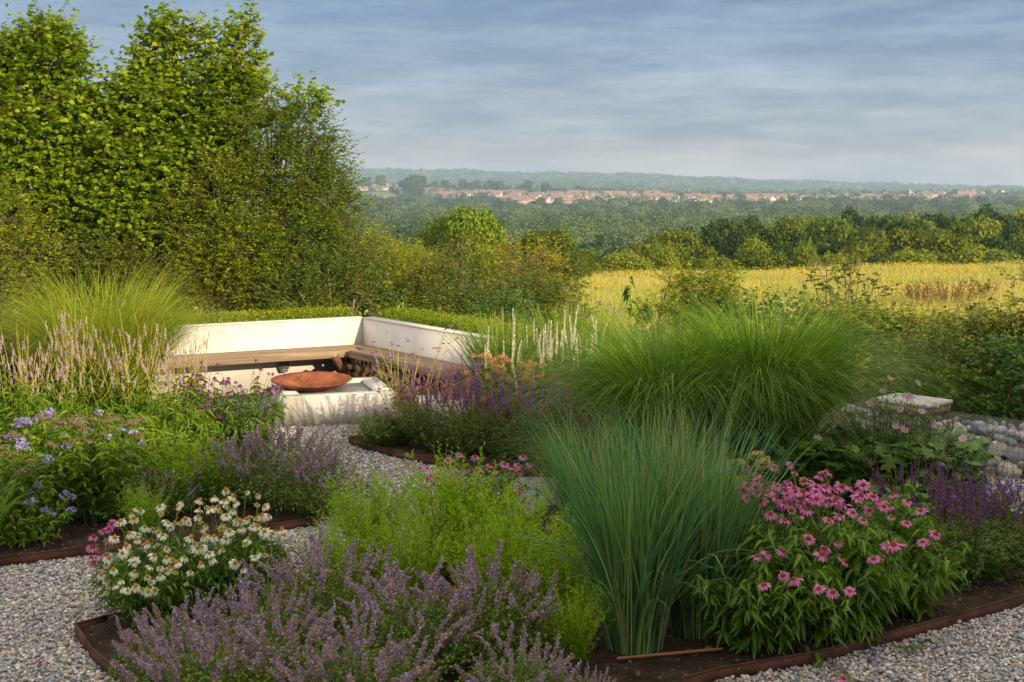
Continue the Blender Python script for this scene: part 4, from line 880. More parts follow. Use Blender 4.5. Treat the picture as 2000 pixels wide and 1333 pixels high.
g = Geo(); n = 2600; q = disc(n, .95) * np.array([1, .6]); z = uni(.05, .6, n); g.stamp(LOB, np.concatenate([q, z[:, None]], 1), frames(rdir(n) * np.array([1, 1, .3]), np.array([0, -.35, 1.]) + rng.normal(size=(n, 3)) * .4), uni(.05, .13, n))
leaves_on(g, P, 13, .35, .98, .045, .028, L2, 0, .3, .1, .4, .2)
g.build("foliage", M['ane_leaf'], root)
for p in tp:
    o = link("flower_head", ANEM, root, tuple(p)); o.rotation_euler = Vector((random.gauss(0, .5), -.7, .8)).to_track_quat('Z', 'Y').to_euler(); s = random.uniform(.9, 1.4); o.scale = (s, s, s); link("cone", ANEYE, o)
root = leafy("lobed_leaf_plant", "plant with a few big pale green lobed leaves behind the pink coneflowers", "plant", 1770, 9.0, .3, .62, 12, leaf_mat("large_lobed_leaf", [(.12, .24, .03), (.2, .33, .05)], .4), .17, .15, 3, LOB, droop=.0, up=.1)
# a stem of coneflower fallen onto the gravel
t = thing("fallen_coneflower", "coneflower stem lying on the gravel with a pink flower at its tip", "coneflower", (1.72, 6.62, .02))
P = np.array([[(-.2, .4, .12), (-.1, .25, .06), (0, .1, .02), (.08, -.1, .015), (.13, -.2, .03)], [(.1, .55, .14), (.25, .45, .08), (.42, .35, .03), (.6, .3, .03), (.72, .38, .08)]])
g = Geo(); tubes(g, P, .003, .002, 0); g.build("stems", M['dstem'], t); g = Geo(); leaves_on(g, P, 9, .2, .95, .1, .028, L4, 0, .3, .0, .3, .2); g.build("foliage", M['cone_leaf'], t)
head(t, (.0, -.22, .06), PINK, CONES[2:], .1, 1.0, (.1, -.5, .8)); head(t, (.72, .38, .09), FADED, CONES[3:], .1, .6)
# irrigation pipe
P = bez(np.array([at(1205, 1312, 6.7)]), np.array([at(1410, 1290, 6.85)]), .5, .5, 10); P[..., 2] = .075
g = Geo(); tubes(g, P, .009, .009, 0, 8); o = g.build("drip_pipe", surf_mat("brown_pipe", [(.22, .09, .05), (.32, .14, .08)], 6), smooth=True); tag(o, "thin brown irrigation pipe on the soil below the upright grasses", "pipe")

# ------------------------------------------------------------------ ornamental grasses
def upright_grass(label, px, y, h, spread, n, m, wd, gz=.03, arch=.2, nbent=.12, group=None, base=.15):
    root = thing("upright_grass", label, "ornamental grass", (gx(px, y), y, gz), 0, group)
    B = np.concatenate([disc(n, base, .75), np.zeros((n, 1))], 1); az = np.arctan2(B[:, 1], B[:, 0]) + rng.normal(size=n) * .7
    rr = np.linalg.norm(B[:, :2], axis=1) / base
    g = Geo(); hh = h * uni(.55, 1.06, n)
    blades(g, B, hh, az, spread * (.1 + .9 * rr) * uni(.5, 1.2, n), arch * uni(.1, 1.9, n), wd * uni(.6, 1.15, n), 9, 0, uni(0, .12, n))
    k_ = int(n * nbent); B2 = np.concatenate([disc(k_, base * .9), np.zeros((k_, 1))], 1)
    blades(g, B2, h * uni(.5, .9, k_), np.arctan2(B2[:, 1], B2[:, 0]) + rng.normal(size=k_) * .6, spread * 1.1, uni(.3, .7, k_), wd * 1.1, 10, 0, uni(.25, .55, k_))
    g.build("blades", m, root)
    ns = n // 5; B3 = np.concatenate([disc(ns, base), np.zeros((ns, 1))], 1); g = Geo()
    P = bez(B3, B3 + np.concatenate([B3[:, :2] / base * spread * h * uni(.4, 1.3, ns)[:, None], (h * uni(.35, .95, ns))[:, None]], 1), .6, .4, 6); tubes(g, P, .003, .0012, 0); g.build("stems", island_mat("straw_stem", [(.22, .28, .06), (.34, .38, .1), (.42, .36, .16)]), root)
    return root
G1 = "blue green upright grasses in the front bed"
upright_grass("tall blue green upright grass with its bare base showing on the soil", 1238, 6.95, 1.42, .155, 560, M['switch'], .0185, group=G1)
upright_grass("tall upright grass just behind and right of the first, beside the pink coneflowers", 1362, 7.2, 1.38, .14, 480, M['switch'], .0185, group=G1)
upright_grass("looser upright grass behind the goldenrod at the left of the tall pair", 1140, 8.9, 1.1, .12, 420, M['switch'], .010, group=G1, arch=.3)
upright_grass("upright grass between the tall pair and the fine arching grass", 1295, 8.3, 1.25, .15, 420, M['switch'], .015, group=G1)
upright_grass("sunny upright grass hiding the end of the shaded white wall", 985, 14.1, 1.35, .24, 1100, M['fine'], .013, arch=.25, group="sunny upright grasses at the back")
upright_grass("sunny upright grass behind the cream spikes", 1130, 15.0, 1.35, .24, 1200, M['fine'], .013, arch=.22, group="sunny upright grasses at the back", base=.3)
upright_grass("sunny upright grass at the back, right of the cream spikes", 1210, 14.6, 1.15, .3, 900, M['fine'], .013, arch=.22, group="sunny upright grasses at the back", base=.25)
def fountain_grass(label, px, y, h, rad, n, m, wd=.0085, base=.22, group=None):
    root = thing("arching_grass", label, "ornamental grass", (gx(px, y, .4), y, .03), 0, group)
    B = np.concatenate([disc(n, base), np.zeros((n, 1))], 1); az = np.arctan2(B[:, 1], B[:, 0]) + rng.normal(size=n) * .95
    ln_ = uni(.08, .86, n) ** .75
    g = Geo(); blades(g, B, h * uni(.82, 1.18, n), az, rad / h * (.1 + .3 * ln_), rad / h * (.15 + .85 * ln_), wd * uni(.7, 1.4, n), 14, 0, .22 + .5 * ln_ ** 1.2)
    g.build("blades", m, root); return root
fountain_grass("small fine bladed grass at the left foot of the big mound", 1175, 10.3, .95, .65, 1300, M['fine'], group="fine arching grasses in the middle")
fountain_grass("left half of the big fine bladed grass mound in front of the meadow", 1300, 10.6, 2.05, 1.3, 4200, M['fine'], group="fine arching grasses in the middle")
fountain_grass("biggest fine bladed grass mound, arching over the anemones", 1490, 10.8, 2.2, 1.42, 5600, M['fine'], group="fine arching grasses in the middle")
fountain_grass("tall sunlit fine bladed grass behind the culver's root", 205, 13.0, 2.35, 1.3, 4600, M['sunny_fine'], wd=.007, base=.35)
fountain_grass("low fine grass leaning in at the left edge over the bellflowers", -40, 8.8, .9, .55, 160, M['fine'], base=.1)
# ------------------------------------------------------------------ near trees and shrubs
def crown(g_leaf, g_twig, lobes, dens, sl, per, Ln, Wd, T, droop=.2, upb=.35, m=0, rfrac=(.35, .85), jitter=.4, twr=.0022):
    """shoots growing outwards through ellipsoid lobes, leaves strung along them"""
    for (cx, cy, cz, rx, ry, rz) in lobes:
        n = int(dens * (rx * ry + rx * rz + ry * rz) * 4); d = rdir(n)
        rad = np.array([rx, ry, rz]); f = uni(rfrac[0], rfrac[1], n)[:, None]
        A = np.array([cx, cy, cz]) + d * rad * f
        E_ = A + nrm(d + np.array([0, 0, upb]) + rng.normal(size=(n, 3)) * jitter) * (sl * uni(.5, 1.25, n))[:, None]
        P = bez(A, E_, .35, .55, 5, sl * .06)
        tubes(g_twig, P, twr, twr * .4, 0)
        leaves_on(g_leaf, P, per, .1, 1, Ln, Wd, T, m, .35, droop, .5, .2)
def limbs(g, base, lobes, r0, trunks=1, spread=.3):
    for t_ in range(trunks):
        b = np.array([random.uniform(-spread, spread), random.uniform(-spread, spread), 0])
        for (cx, cy, cz, rx, ry, rz) in lobes[t_::trunks]:
            E_ = np.array([[cx, cy, cz + rz * .5]]); P = bez(b[None], E_, .45, .25, 9, .12); tubes(g, P, r0, r0 * .25, 0, 6)
            n = 9; s_, _ = sample(P, np.zeros(n, int), uni(.35, .95, n)); d = rdir(n)
            Q = bez(s_, np.array([cx, cy, cz]) + d * np.array([rx, ry, rz]) * .8, .5, .4, 6, .06); tubes(g, Q, r0 * .3, r0 * .08, 0, 4)
def tree(name, label, cat, base, lobes, dens, sl, per, Ln, Wd, T, m, r0=.06, trunks=2, droop=.2, upb=.35, group=None, twigm='twig', barkm='bark', jitter=.4, twr=.0022, rfrac=(.35, .85), spread=.3):
    root = thing(name, label, cat, base, 0, group)
    lb = [(a - base[0], b - base[1], c - base[2], d, e, f) for a, b, c, d, e, f in lobes]
    g = Geo(); limbs(g, base, lb, r0, trunks, spread); g.build("trunk", M[barkm], root, True)
    gl, gt = Geo(), Geo(); crown(gl, gt, lb, dens, sl, per, Ln, Wd, T, droop, upb, 0, rfrac, jitter, twr)
    gt.build("twigs", M[twigm], root); gl.build("crown", m, root)
    return root
def lobe(px, py, y, rpx, rpy, depth=None, k=.9):
    """ellipsoid lobe centred where the photo shows it, at distance y"""
    c = at(px, py, y); s = y / FPX * k; return (c[0], c[1], c[2], rpx * s, depth or rpx * s * .8, rpy * s)
HZ = "hazel trees behind the white wall"
zg = lambda x, y: float(ground_z(x, y))
tree("hazel_tree", "broad hazel at the far left with a rounded top", "tree", (-7.9, 20.5, 0), [lobe(90, 130, 20.5, 95, 85), lobe(10, 170, 20.2, 90, 110), lobe(60, 280, 20, 120, 110), lobe(150, 240, 20.3, 75, 90), lobe(10, 380, 19.8, 110, 90), lobe(130, 370, 19.8, 110, 90), lobe(85, 75, 20.5, 40, 40)], 92, .42, 10, .105, .09, ROUND, M['hazel'], .07, 3, group=HZ)
tree("hazel_tree", "tallest hazel with a narrow leafy top shoot left of the gap", "tree", (-5.6, 20.6, 0), [lobe(315, 110, 20.6, 55, 70), lobe(330, 55, 20.6, 22, 40), lobe(260, 190, 20.4, 65, 70), lobe(330, 230, 20.2, 95, 90), lobe(240, 320, 20, 100, 100), lobe(340, 350, 19.8, 100, 100), lobe(260, 430, 19.6, 110, 80)], 92, .42, 10, .105, .09, ROUND, M['hazel'], .07, 3, group=HZ)
tree("hazel_tree", "hazel with two thin upright top shoots beside the hawthorn", "tree", (-4.6, 20.4, 0), [lobe(402, 100, 20.6, 30, 45), lobe(470, 110, 20.4, 35, 60), lobe(475, 55, 20.4, 14, 32), lobe(440, 190, 20.3, 70, 75), lobe(500, 200, 20.2, 35, 45), lobe(420, 290, 20, 85, 90), lobe(600, 195, 20, 40, 14)], 92, .4, 10, .105, .088, ROUND, M['hazel'], .06, 2, group=HZ)
tree("hawthorn_tree", "small leaved hawthorn leaning to the right over the wall corner", "tree", (-3.7, 19.8, 0), [lobe(520, 265, 19.8, 75, 70), lobe(600, 260, 19.8, 60, 60), lobe(560, 345, 19.6, 95, 85), lobe(630, 380, 19.8, 70, 90), lobe(600, 470, 19.4, 100, 80), lobe(645, 300, 20, 30, 45), lobe(670, 420, 20, 38, 60), lobe(500, 400, 19.4, 80, 110)], 125, .42, 15, .056, .038, L2, M['hawthorn'], .05, 3, .05, .25)
tree("hawthorn_tree", "lighter green hawthorn with bare sunlit stems below the hazels", "tree", (-4.7, 19.0, 0), [lobe(430, 380, 19.2, 70, 90), lobe(470, 480, 18.9, 90, 80), lobe(400, 520, 18.9, 80, 70), lobe(520, 560, 18.8, 80, 55), lobe(350, 440, 19.2, 60, 70)], 125, .38, 15, .056, .038, L2, M['scrub'], .05, 4, .05, .3)
tree("hedge_bush", "dark hedge bush under the leaning hawthorn, above the wall corner", "bush", (-2.6, 18.8, 0), [lobe(640, 545, 18.8, 85, 60), lobe(580, 580, 18.4, 80, 40), lobe(700, 520, 19.2, 60, 70)], 95, .35, 13, .052, .036, L2, M['scrub_dark'], .04, 3)
tree("hedge_bush", "bright yellow green hedge bush at the far left behind the tall fine grass", "bush", (-7.6, 18.5, 0), [lobe(20, 430, 18.5, 70, 90), lobe(60, 500, 18.3, 90, 70), lobe(0, 560, 18.2, 80, 60)], 85, .35, 13, .055, .038, L2, M['scrub'], .04, 3)
tree("hedge_bush", "hedge bush in the shade between the hazel stems", "bush", (-5.9, 18.8, 0), [lobe(220, 520, 18.8, 110, 60), lobe(330, 560, 18.6, 80, 50)], 85, .35, 13, .055, .038, L2, M['scrub_dark'], .04, 3)
for x_, (px, py, y, rx, ry, m, lab) in enumerate([(40, 560, 21.5, 120, 80, 'scrub_dark', "dark hedge under the far left hazel"), (190, 555, 22, 130, 80, 'hawthorn', "leafy hedge filling the gap under the tallest hazel"), (350, 550, 21.8, 130, 85, 'scrub_dark', "dark hedge below the upright hazel shoots"), (500, 540, 21.6, 130, 95, 'hawthorn', "leafy hedge behind the bare hawthorn stems"), (630, 540, 21.6, 100, 90, 'scrub_dark', "dark hedge behind the wall corner"), (60, 450, 22, 110, 60, 'hawthorn', "upper part of the hedge below the far left hazel"), (250, 460, 22, 130, 60, 'scrub_dark', "hedge in the shade behind the hazel stems")]):
    c_ = at(px, py, y); tree("hedge_bush", lab, "bush", (c_[0], y, 0), [lobe(px, py, y, rx, ry), lobe(px - 40, py + 25, y - .3, rx * .7, ry * .7)], 75, .4, 13, .075, .05, L2, M[m], .04, 2, group="hedge below the hazel trees")
tree("hedge_bush", "hedge bush beyond the left end of the bench wall", "bush", (-6.6, 15.6, 0), [lobe(-60, 560, 15.6, 110, 70), lobe(-150, 600, 15.2, 110, 70), lobe(-60, 640, 15.0, 120, 50)], 80, .35, 13, .06, .042, L2, M['scrub_dark'], .04, 3)
tree("hazel_tree", "hazel at the far left end of the row, cut by the edge of the view", "tree", (-10.2, 20.4, 0), [lobe(-180, 170, 20.4, 110, 110), lobe(-150, 330, 20, 120, 120), lobe(-250, 300, 20, 100, 120), lobe(-180, 470, 19.6, 150, 100)], 60, .42, 10, .105, .09, ROUND, M['hazel'], .07, 3, group=HZ)
# scrub beyond the wall, middle
def shrub(name, label, px, py, y, rx, ry, m, dens=120, Ln=.068, Wd=.047, sl=.38, per=10, T=L2, extra=(), **k_):
    lobes = [lobe(px, py, y, rx, ry)] + [lobe(*e_) for e_ in extra]
    bx = at(px, py, y); b = (bx[0], y, zg(bx[0], y) - .02)
    return tree(name, label, "bush", b, lobes, dens, sl, per, Ln, Wd, T, m, k_.pop('r0', .03), k_.pop('trunks', 3), **k_)
SC = "scrub bushes behind the white walls"
shrub("scrub_bush", "olive green bush right of the big hawthorn", 760, 540, 21.5, 60, 55, M['scrub'], extra=[(790, 590, 21, 55, 35), (735, 480, 22, 30, 25)], group=SC)
shrub("scrub_bush", "dark bramble bush just above the shaded wall", 730, 592, 19.5, 60, 28, M['bramble'], Ln=.09, Wd=.06, dens=45, group=SC)
shrub("scrub_bush", "dark bush at the middle with a bare twiggy left side", 850, 560, 21, 60, 60, M['scrub_dark'], extra=[(880, 600, 20, 60, 30)], group=SC)
shrub("scrub_bush", "grey brown half bare bush with pale dead twigs at its top", 900, 530, 22, 55, 55, M['scrub_dark'], dens=26, per=8, extra=[(905, 480, 22, 28, 26)], group=SC, twr=.007)
shrub("golden_bush", "thorn bush with golden yellow sunlit leaves at its top", 1030, 520, 21.5, 75, 45, M['gold_leaf'], dens=30, per=12, extra=[(1000, 500, 21.5, 30, 22), (1065, 500, 21.5, 26, 26)], twr=.006)
shrub("scrub_bush", "olive bush below the golden leaves, left of the meadow", 1030, 580, 20.5, 85, 50, M['scrub_dark'], extra=[(960, 590, 20, 50, 40)], group=SC)
shrub("scrub_bush", "thin spiny bush at the left end of the meadow", 1105, 590, 20, 45, 40, M['scrub'], dens=36, per=7, group=SC)
shrub("scrub_bush", "yellow green bush behind the first, lower than the round trees", 700, 505, 24, 55, 30, M['scrub'], group=SC)
shrub("scrub_bush", "green bush leaning over the wall top near the left grasses", 980, 612, 18.8, 70, 22, M['bramble'], Ln=.07, Wd=.05, group=SC)
shrub("elder_bush", "rounded sunlit bush in front of the meadow, left of the bare sapling", 1375, 575, 19.5, 62, 42, M['scrub'], extra=[(1410, 545, 19.5, 30, 22), (1335, 560, 19.5, 26, 24)], Ln=.075, Wd=.04)
shrub("elder_bush", "thin yellowish bush just left of the rounded sunlit one", 1310, 555, 20, 26, 36, M['gold_leaf'], dens=26, per=11, Ln=.06, Wd=.03)
shrub("scrub_bush", "dark green bush with round leaves below the bare sapling", 1530, 615, 18.5, 80, 34, M['bramble'], dens=36, Ln=.08, Wd=.06, group="bushes along the near edge of the meadow")
shrub("scrub_bush", "low dark bush along the meadow edge right of the rounded one", 1450, 620, 18.5, 90, 32, M['scrub_dark'], dens=45, group="bushes along the near edge of the meadow")
for px, py, y, rx, ry, m, lab in [(790, 520, 25, 90, 45, 'scrub', "sunny green scrub filling the gap left of the large round tree"), (960, 540, 24, 90, 50, 'scrub', "green scrub between the dead twigs and the golden bush"), (1080, 545, 24, 70, 48, 'scrub_dark', "dark scrub behind the golden bush, up to the meadow"), (880, 600, 22.5, 110, 45, 'bramble', "broad dark bramble behind the shaded wall"), (1060, 610, 21, 110, 35, 'scrub', "low sunny scrub behind the cream spikes"), (700, 560, 23, 90, 60, 'scrub_dark', "dense dark scrub behind the wall corner")]:
    shrub("scrub_bush", lab, px, py, y, rx, ry, M[m], group=SC)
for px, py, y, rx, ry, m, lab in [(1290, 625, 19, 60, 30, 'scrub', "low green bush left of the rounded one, below the tall weed"), (1380, 610, 19.2, 90, 32, 'scrub_dark', "dark skirt of bush under the rounded sunlit one"), (1620, 640, 17.5, 110, 34, 'scrub_dark', "low dark bush at the foot of the bare sapling"), (1720, 645, 17.2, 90, 34, 'scrub', "low green bush right of the bare sapling")]:
    shrub("scrub_bush", lab, px, py, y, rx, ry, M[m], group="bushes along the near edge of the meadow")
# tall single leafy stem
t = thing("tall_weed", "single tall stem with drooping pointed leaves against the meadow", "plant", (gx(1235, 17.0), 17.0, 0))
P = bez(np.array([[0, 0, 0], [.0, 0, .0]]), np.array([at(1229, 530, 17.0), at(1262, 580, 17.0)]) - np.array([gx(1235, 17.0), 17.0, 0]), .6, .4, 9)
g = Geo(); tubes(g, P, .007, .004, 0); g.build("stem", M['stem'], t); g = Geo(); leaves_on(g, P, 14, .55, 1, .16, .05, L4, 0, .2, .5, .2, .2); g.build("foliage", M['bramble'], t)
# bare sapling against the field
t = thing("thorn_sapling", "spindly half bare thorn sapling standing against the yellow meadow", "tree", (gx(1645, 18.5), 18.5, 0))
bs = np.array([gx(1645, 18.5), 18.5, 0])
tops = np.array([at(a, b_, 18.5 + random.uniform(-.2, .2)) for a, b_ in [(1590, 512), (1615, 505), (1640, 500), (1665, 505), (1698, 470), (1720, 535), (1745, 555), (1585, 545), (1700, 590), (1680, 512), (1630, 520)]]) - bs
P = bez(np.repeat(np.array([[0., 0, 0]]), len(tops), 0) + rng.normal(size=(len(tops), 3)) * np.array([.12, .1, 0]), tops, .75, .3, 10, .05)
g = Geo(); tubes(g, P, .014, .004, 0, 5)
ii = np.repeat(np.arange(len(tops)), 9); br, bt = sample(P, ii, uni(.35, 1, len(ii))); E_ = br + nrm(rng.normal(size=br.shape) * np.array([1, .6, .5]) + np.array([0, 0, .4])) * uni(.1, .36, len(br))[:, None]
Q = bez(br, E_, .4, .5, 5, .02); tubes(g, Q, .007, .003, 0); g.build("trunk", M['bush_bark'], t)
g = Geo(); leaves_on(g, Q, 13, .3, 1, .065, .042, L2, 0, .3, .1, .5, .2); g.build("crown", M['scrub_dark'], t)
# arching thorny shoots at the right edge
t = thing("bramble_shoots", "arching spiny shoots at the right edge in front of the meadow", "bramble", (gx(1960, 16.5), 16.5, 0))
bs = np.array([gx(1960, 16.5), 16.5, 0])
tops = np.array([at(a, b_, 16.5 + random.uniform(-.3, .3)) for a, b_ in [(1850, 612), (1900, 600), (1925, 560), (1960, 545), (1995, 530), (2030, 560), (1880, 650), (1975, 590), (1790, 640), (1760, 655)]]) - bs
P = bez(np.repeat(np.array([[0., 0, 0]]), len(tops), 0) + rng.normal(size=(len(tops), 3)) * np.array([.5, .2, 0]), tops, 1.1, .2, 10, .06)
g = Geo(); tubes(g, P, .009, .003, 0, 4); ii = np.repeat(np.arange(len(tops)), 12); br, bt = sample(P, ii, uni(.25, 1, len(ii))); E_ = br + nrm(rng.normal(size=br.shape) + np.array([0, 0, .4])) * uni(.08, .3, len(br))[:, None]
Q = bez(br, E_, .4, .5, 5, .02); tubes(g, Q, .004, .002, 0); g.build("stems", M['bush_bark'], t); g = Geo(); leaves_on(g, Q, 8, .2, 1, .055, .034, L2, 0, .3, .1, .5, .2); g.build("foliage", M['scrub_dark'], t)
RH = "shaded hedge bushes behind the gabion"
for px, py, y, rx, ry, m, lab in [(1800, 730, 15.5, 120, 85, 'scrub_dark', "shaded hedge bush just right of the biggest fine grass"), (1890, 715, 15.8, 130, 95, 'scrub_dark', "shaded hedge bush behind the middle of the gabion"), (1990, 700, 15.5, 130, 105, 'scrub_dark', "tallest shaded hedge bush at the right edge"), (1840, 745, 14.2, 100, 85, 'scrub_dark', "dark leafy bush directly behind the boarded seat top"), (2140, 720, 14.6, 130, 110, 'scrub_dark', "shaded hedge bush just beyond the right edge"), (2300, 740, 14.2, 130, 110, 'scrub', "hedge bush farther right beyond the gabion"), (1965, 755, 14.0, 120, 90, 'bramble', "broad leaved dark bush behind the gabion at the right edge"), (1770, 665, 17, 90, 40, 'scrub', "sunlit top of a bush between the grass mound and the meadow"), (1890, 660, 16.8, 90, 38, 'scrub', "sunlit bush at the right with the meadow behind")]:
    shrub("hedge_bush", lab, px, py, y, rx, ry, M[m], dens=120, Ln=.08, Wd=.056, group=RH)
# clipped low planting along the outside of the walls
def wall_top_plants(label, a, d, nout, length):
    t = thing("sedum_strip", label, "ground cover", (a[0], a[1], .78)); n = int(length * 1900)
    q = uni(0, length, n); o_ = uni(.19, .8, n); p = d[None] * q[:, None] + nout[None] * o_[:, None]
    z = .11 + uni(-.05, .13, n) * (1 - .3 * o_)
    g = Geo(); g.stamp(L2, np.concatenate([p, z[:, None]], 1), frames(rdir(n) * np.array([1, 1, .4]) + np.array([0, 0, .7]), np.array([0, 0, 1.]) + rng.normal(size=(n, 3)) * .6), np.stack([uni(.03, .06, n), uni(.014, .022, n), uni(.03, .05, n)], 1))
    ns = int(length * 90); q = uni(0, length, ns); o_ = uni(.22, .8, ns); B_ = np.concatenate([d[None] * q[:, None] + nout[None] * o_[:, None], np.full((ns, 1), .05)], 1)
    P = bez(B_, B_ + np.stack([rng.normal(size=ns) * .05, rng.normal(size=ns) * .05, uni(.14, .36, ns)], 1), .5, .5, 4); leaves_on(g, P, 9, .3, 1, .035, .014, L2, 0, .6, 0, .4, .3)
    g.build("foliage", M['scrub'], t)
    g = Geo(); c = d * length / 2 + nout * .6; g.box((c[0], c[1], -.36), (length, .78, .82), math.atan2(d[1], d[0])); g.build("bank", M['soil'], t)
wall_top_plants("low green planting along the top of the sunlit wall", Cn, lv, -nl, 5.2)
wall_top_plants("low green planting behind the shaded wall", Cn, rv, -nr, 2.9)

# ------------------------------------------------------------------ meadow
def meadow():
    g = Geo(); n = 95000
    y = 19.5 + 60 * rng.random(n) ** .8; half = y * .44; x = uni(.03, 1, n) * half
    x = np.where(rng.random(n) < .12, -x * .5, x); z = ground_z(x, y) - .03
    h = uni(.25, .62, n) * (1 + .25 * np.sin(x * .5 + y * .3)); wd = np.maximum(.006, y * .00045) * uni(.7, 1.3, n)
    blades(g, np.stack([x, y, z], 1), h, uni(0, 6.28, n), uni(.0, .25, n), uni(.05, .35, n), wd, 4, 0, .05)
    o = g.build("meadow_grass", leaf_mat("straw_blade", [(0.272, 0.300, 0.065), (0.407, 0.380, 0.091), (0.543, 0.460, 0.143), (0.640, 0.540, 0.260)], .35, .6, .15, (1.1, 1.05, .7), big=.22, bigcol=(.72, .95, .7))); tag(o, "yellow summer meadow grass running to the crest of the slope", "grass", kind='stuff')
    g = Geo(); n = 5200; y = 42 + 36 * rng.random(n) ** .55; x = uni(-.05, .44, n) * y; z = ground_z(x, y) + .5 + rng.normal(size=n) * .07
    k_ = (np.sin(x * .9) + np.sin(y * .35 + x * .3) + rng.normal(size=n) * .9) > .3; x, y, z = x[k_], y[k_], z[k_]; n = len(x)
    g.stamp(ICO0, np.stack([x, y, z], 1), frames(rdir(n), rdir(n)), np.stack([uni(.015, .042, n), uni(.015, .042, n), uni(.012, .03, n)], 1))
    o = g.build("meadow_flowers", leaf_mat("ragwort", [(.6, .42, .01), (.75, .55, .015)], .2, tint=(1, 1, 1))); tag(o, "bright yellow ragwort dotted over the meadow", "wildflowers", kind='stuff')
meadow()
def dock(label, px, y, r, h, n):
    t = thing("dock_plant", label, "dock", (gx(px, y), y, zg(gx(px, y), y) - .05), 0, "brown seeding docks in the meadow")
    P = clump_stems(n, r, h, r * .9, .15, .6, 5, .05); g = Geo(); tubes(g, P, .01, .006, 0); g.build("stems", M['seed'], t)
    g = Geo(); leaves_on(g, P, 26, .4, 1, .09, .06, L2, 0, .8, 0, .4, .3); g.build("seed_heads", leaf_mat("dock_seed", [(.2, .1, .04), (.3, .18, .06), (.34, .3, .08)], .2), t)
dock("brown seeding dock patch, middle and widest of the three", 1850, 40, 1.3, 1.05, 52); dock("brown seeding dock patch at the left of the three", 1795, 42, .8, .8, 22); dock("brown seeding dock patch at the right of the three", 1915, 43, .8, .85, 22)

# ------------------------------------------------------------------ woods
def wood_tree(nl_, spread, tall, nleaf, size, m, bark='bark', narrow=1.0):
    """unit tree about 1 high; crown of many leaf clumps over several lobes, with a trunk"""
    lobes = []
    for i in range(nl_):
        a = random.uniform(0, 6.28); q = random.uniform(.1, .3) * spread * narrow
        lobes.append((q * math.cos(a), q * math.sin(a), random.uniform(.42, .78) * tall, random.uniform(.13, .24) * spread * narrow, random.uniform(.13, .24) * spread * narrow, random.uniform(.13, .22)))
    lobes.append((0, 0, .55, .28 * spread * narrow, .28 * spread * narrow, .32)); lobes.append((0, 0, .3, .3 * spread * narrow, .3 * spread * narrow, .25))
    g = Geo(); wts = np.array([l[3] * l[5] for l in lobes]); wts /= wts.sum(); idx = rng.choice(len(lobes), nleaf, p=wts); lb = np.array(lobes)[idx]
    d = rdir(nleaf); f = uni(.72, 1.06, nleaf) ** .8; bump = 1 + .2 * np.sin(d[:, 0] * 9 + idx) * np.sin(d[:, 2] * 8 + idx * 2) + .06 * rng.normal(size=nleaf)
    P = lb[:, :3] + d * lb[:, 3:] * (f * bump)[:, None]
    # keep clumps on or near the outside of the union
    ins = np.zeros(nleaf, bool)
    for l in lobes: ins |= (((P - np.array(l[:3])) / np.array(l[3:])) ** 2).sum(1) < .42
    P, d = P[~ins], d[~ins]; n = len(P); P[:, 2] = np.maximum(P[:, 2], .02)
    g.stamp(FLAKE, P, frames(rdir(n), d + rng.normal(size=(n, 3)) * .3), np.repeat((size * uni(.5, 1.3, n))[:, None], 3, 1))
    cm = g.mesh("crown", m); g = Geo(); tubes(g, bez(np.zeros((4, 3)), np.array([[l[0], l[1], l[2]] for l in lobes[:4]]), .5, .2, 6), .022, .008, 0, 6)
    return cm, g.mesh("trunk", M[bark])
def place_tree(v, name, label, x, y, hgt, group, wide=1.0, with_trunk=True):
    z = zg(x, y) - .2
    t = thing(name, label, "tree", (x, y, z), random.uniform(0, 6.28), group); t.scale = (hgt * wide, hgt * wide, hgt)
    link("crown", v[0], t)
    if with_trunk: link("trunk", v[1], t)
    return t
# trees just beyond the crest
BIG = [wood_tree(11, 1.05, 1.0, 15000, .034, M['hawthorn']), wood_tree(10, 1.1, .95, 15000, .034, M['far_a']), wood_tree(8, 1.3, .8, 12000, .036, M['far_gold'])]
def crest(px, pytop, y, wpx, v, label, name="round_tree", lift_=0):
    x = gx(px, y); top = at(px, pytop, y)[2]; h = top - zg(x, y) + .2; w_ = wpx / FPX * y
    t = place_tree(BIG[v], name, label, x, y, h / .98, None, w_ / (h * .98)); return t
crest(910, 396, 62, 160, 0, "large round sunlit tree standing above the scrub left of the golden bush")
crest(850, 440, 64, 90, 0, "smaller round tree tucked against the left side of the large one")
crest(1062, 438, 66, 120, 1, "darker round tree right of the large sunlit one")
crest(1130, 485, 70, 70, 1, "low dark tree between the round tree and the yellow bush")
crest(815, 472, 50, 80, 2, "pale yellow green tree top left of the large round tree")
crest(1218, 483, 88, 105, 2, "wide yellow green bush at the meadow crest", "round_bush")
crest(1298, 468, 92, 68, 2, "rounder yellow green bush at the crest, right of the wide one", "round_bush")
crest(1160, 510, 80, 40, 0, "small bush at the left end of the meadow crest", "round_bush")
crest(1480, 480, 98, 120, 1, "olive bush in front of the wood with a taller yellow tree behind", "round_bush")
crest(1370, 500, 96, 70, 1, "low dark bush at the meadow crest left of the olive one", "round_bush")
crest(1630, 488, 95, 85, 2, "flat topped pale bush behind the bare sapling", "round_bush")
crest(1788, 480, 98, 110, 2, "wide flat olive bush at the foot of the wood on the right", "round_bush")
crest(1475, 452, 108, 85, 2, "yellowish tree standing in front of the dark wood", "round_tree")
crest(1575, 462, 112, 60, 2, "second yellowish tree, right of the first in front of the wood", "round_tree")
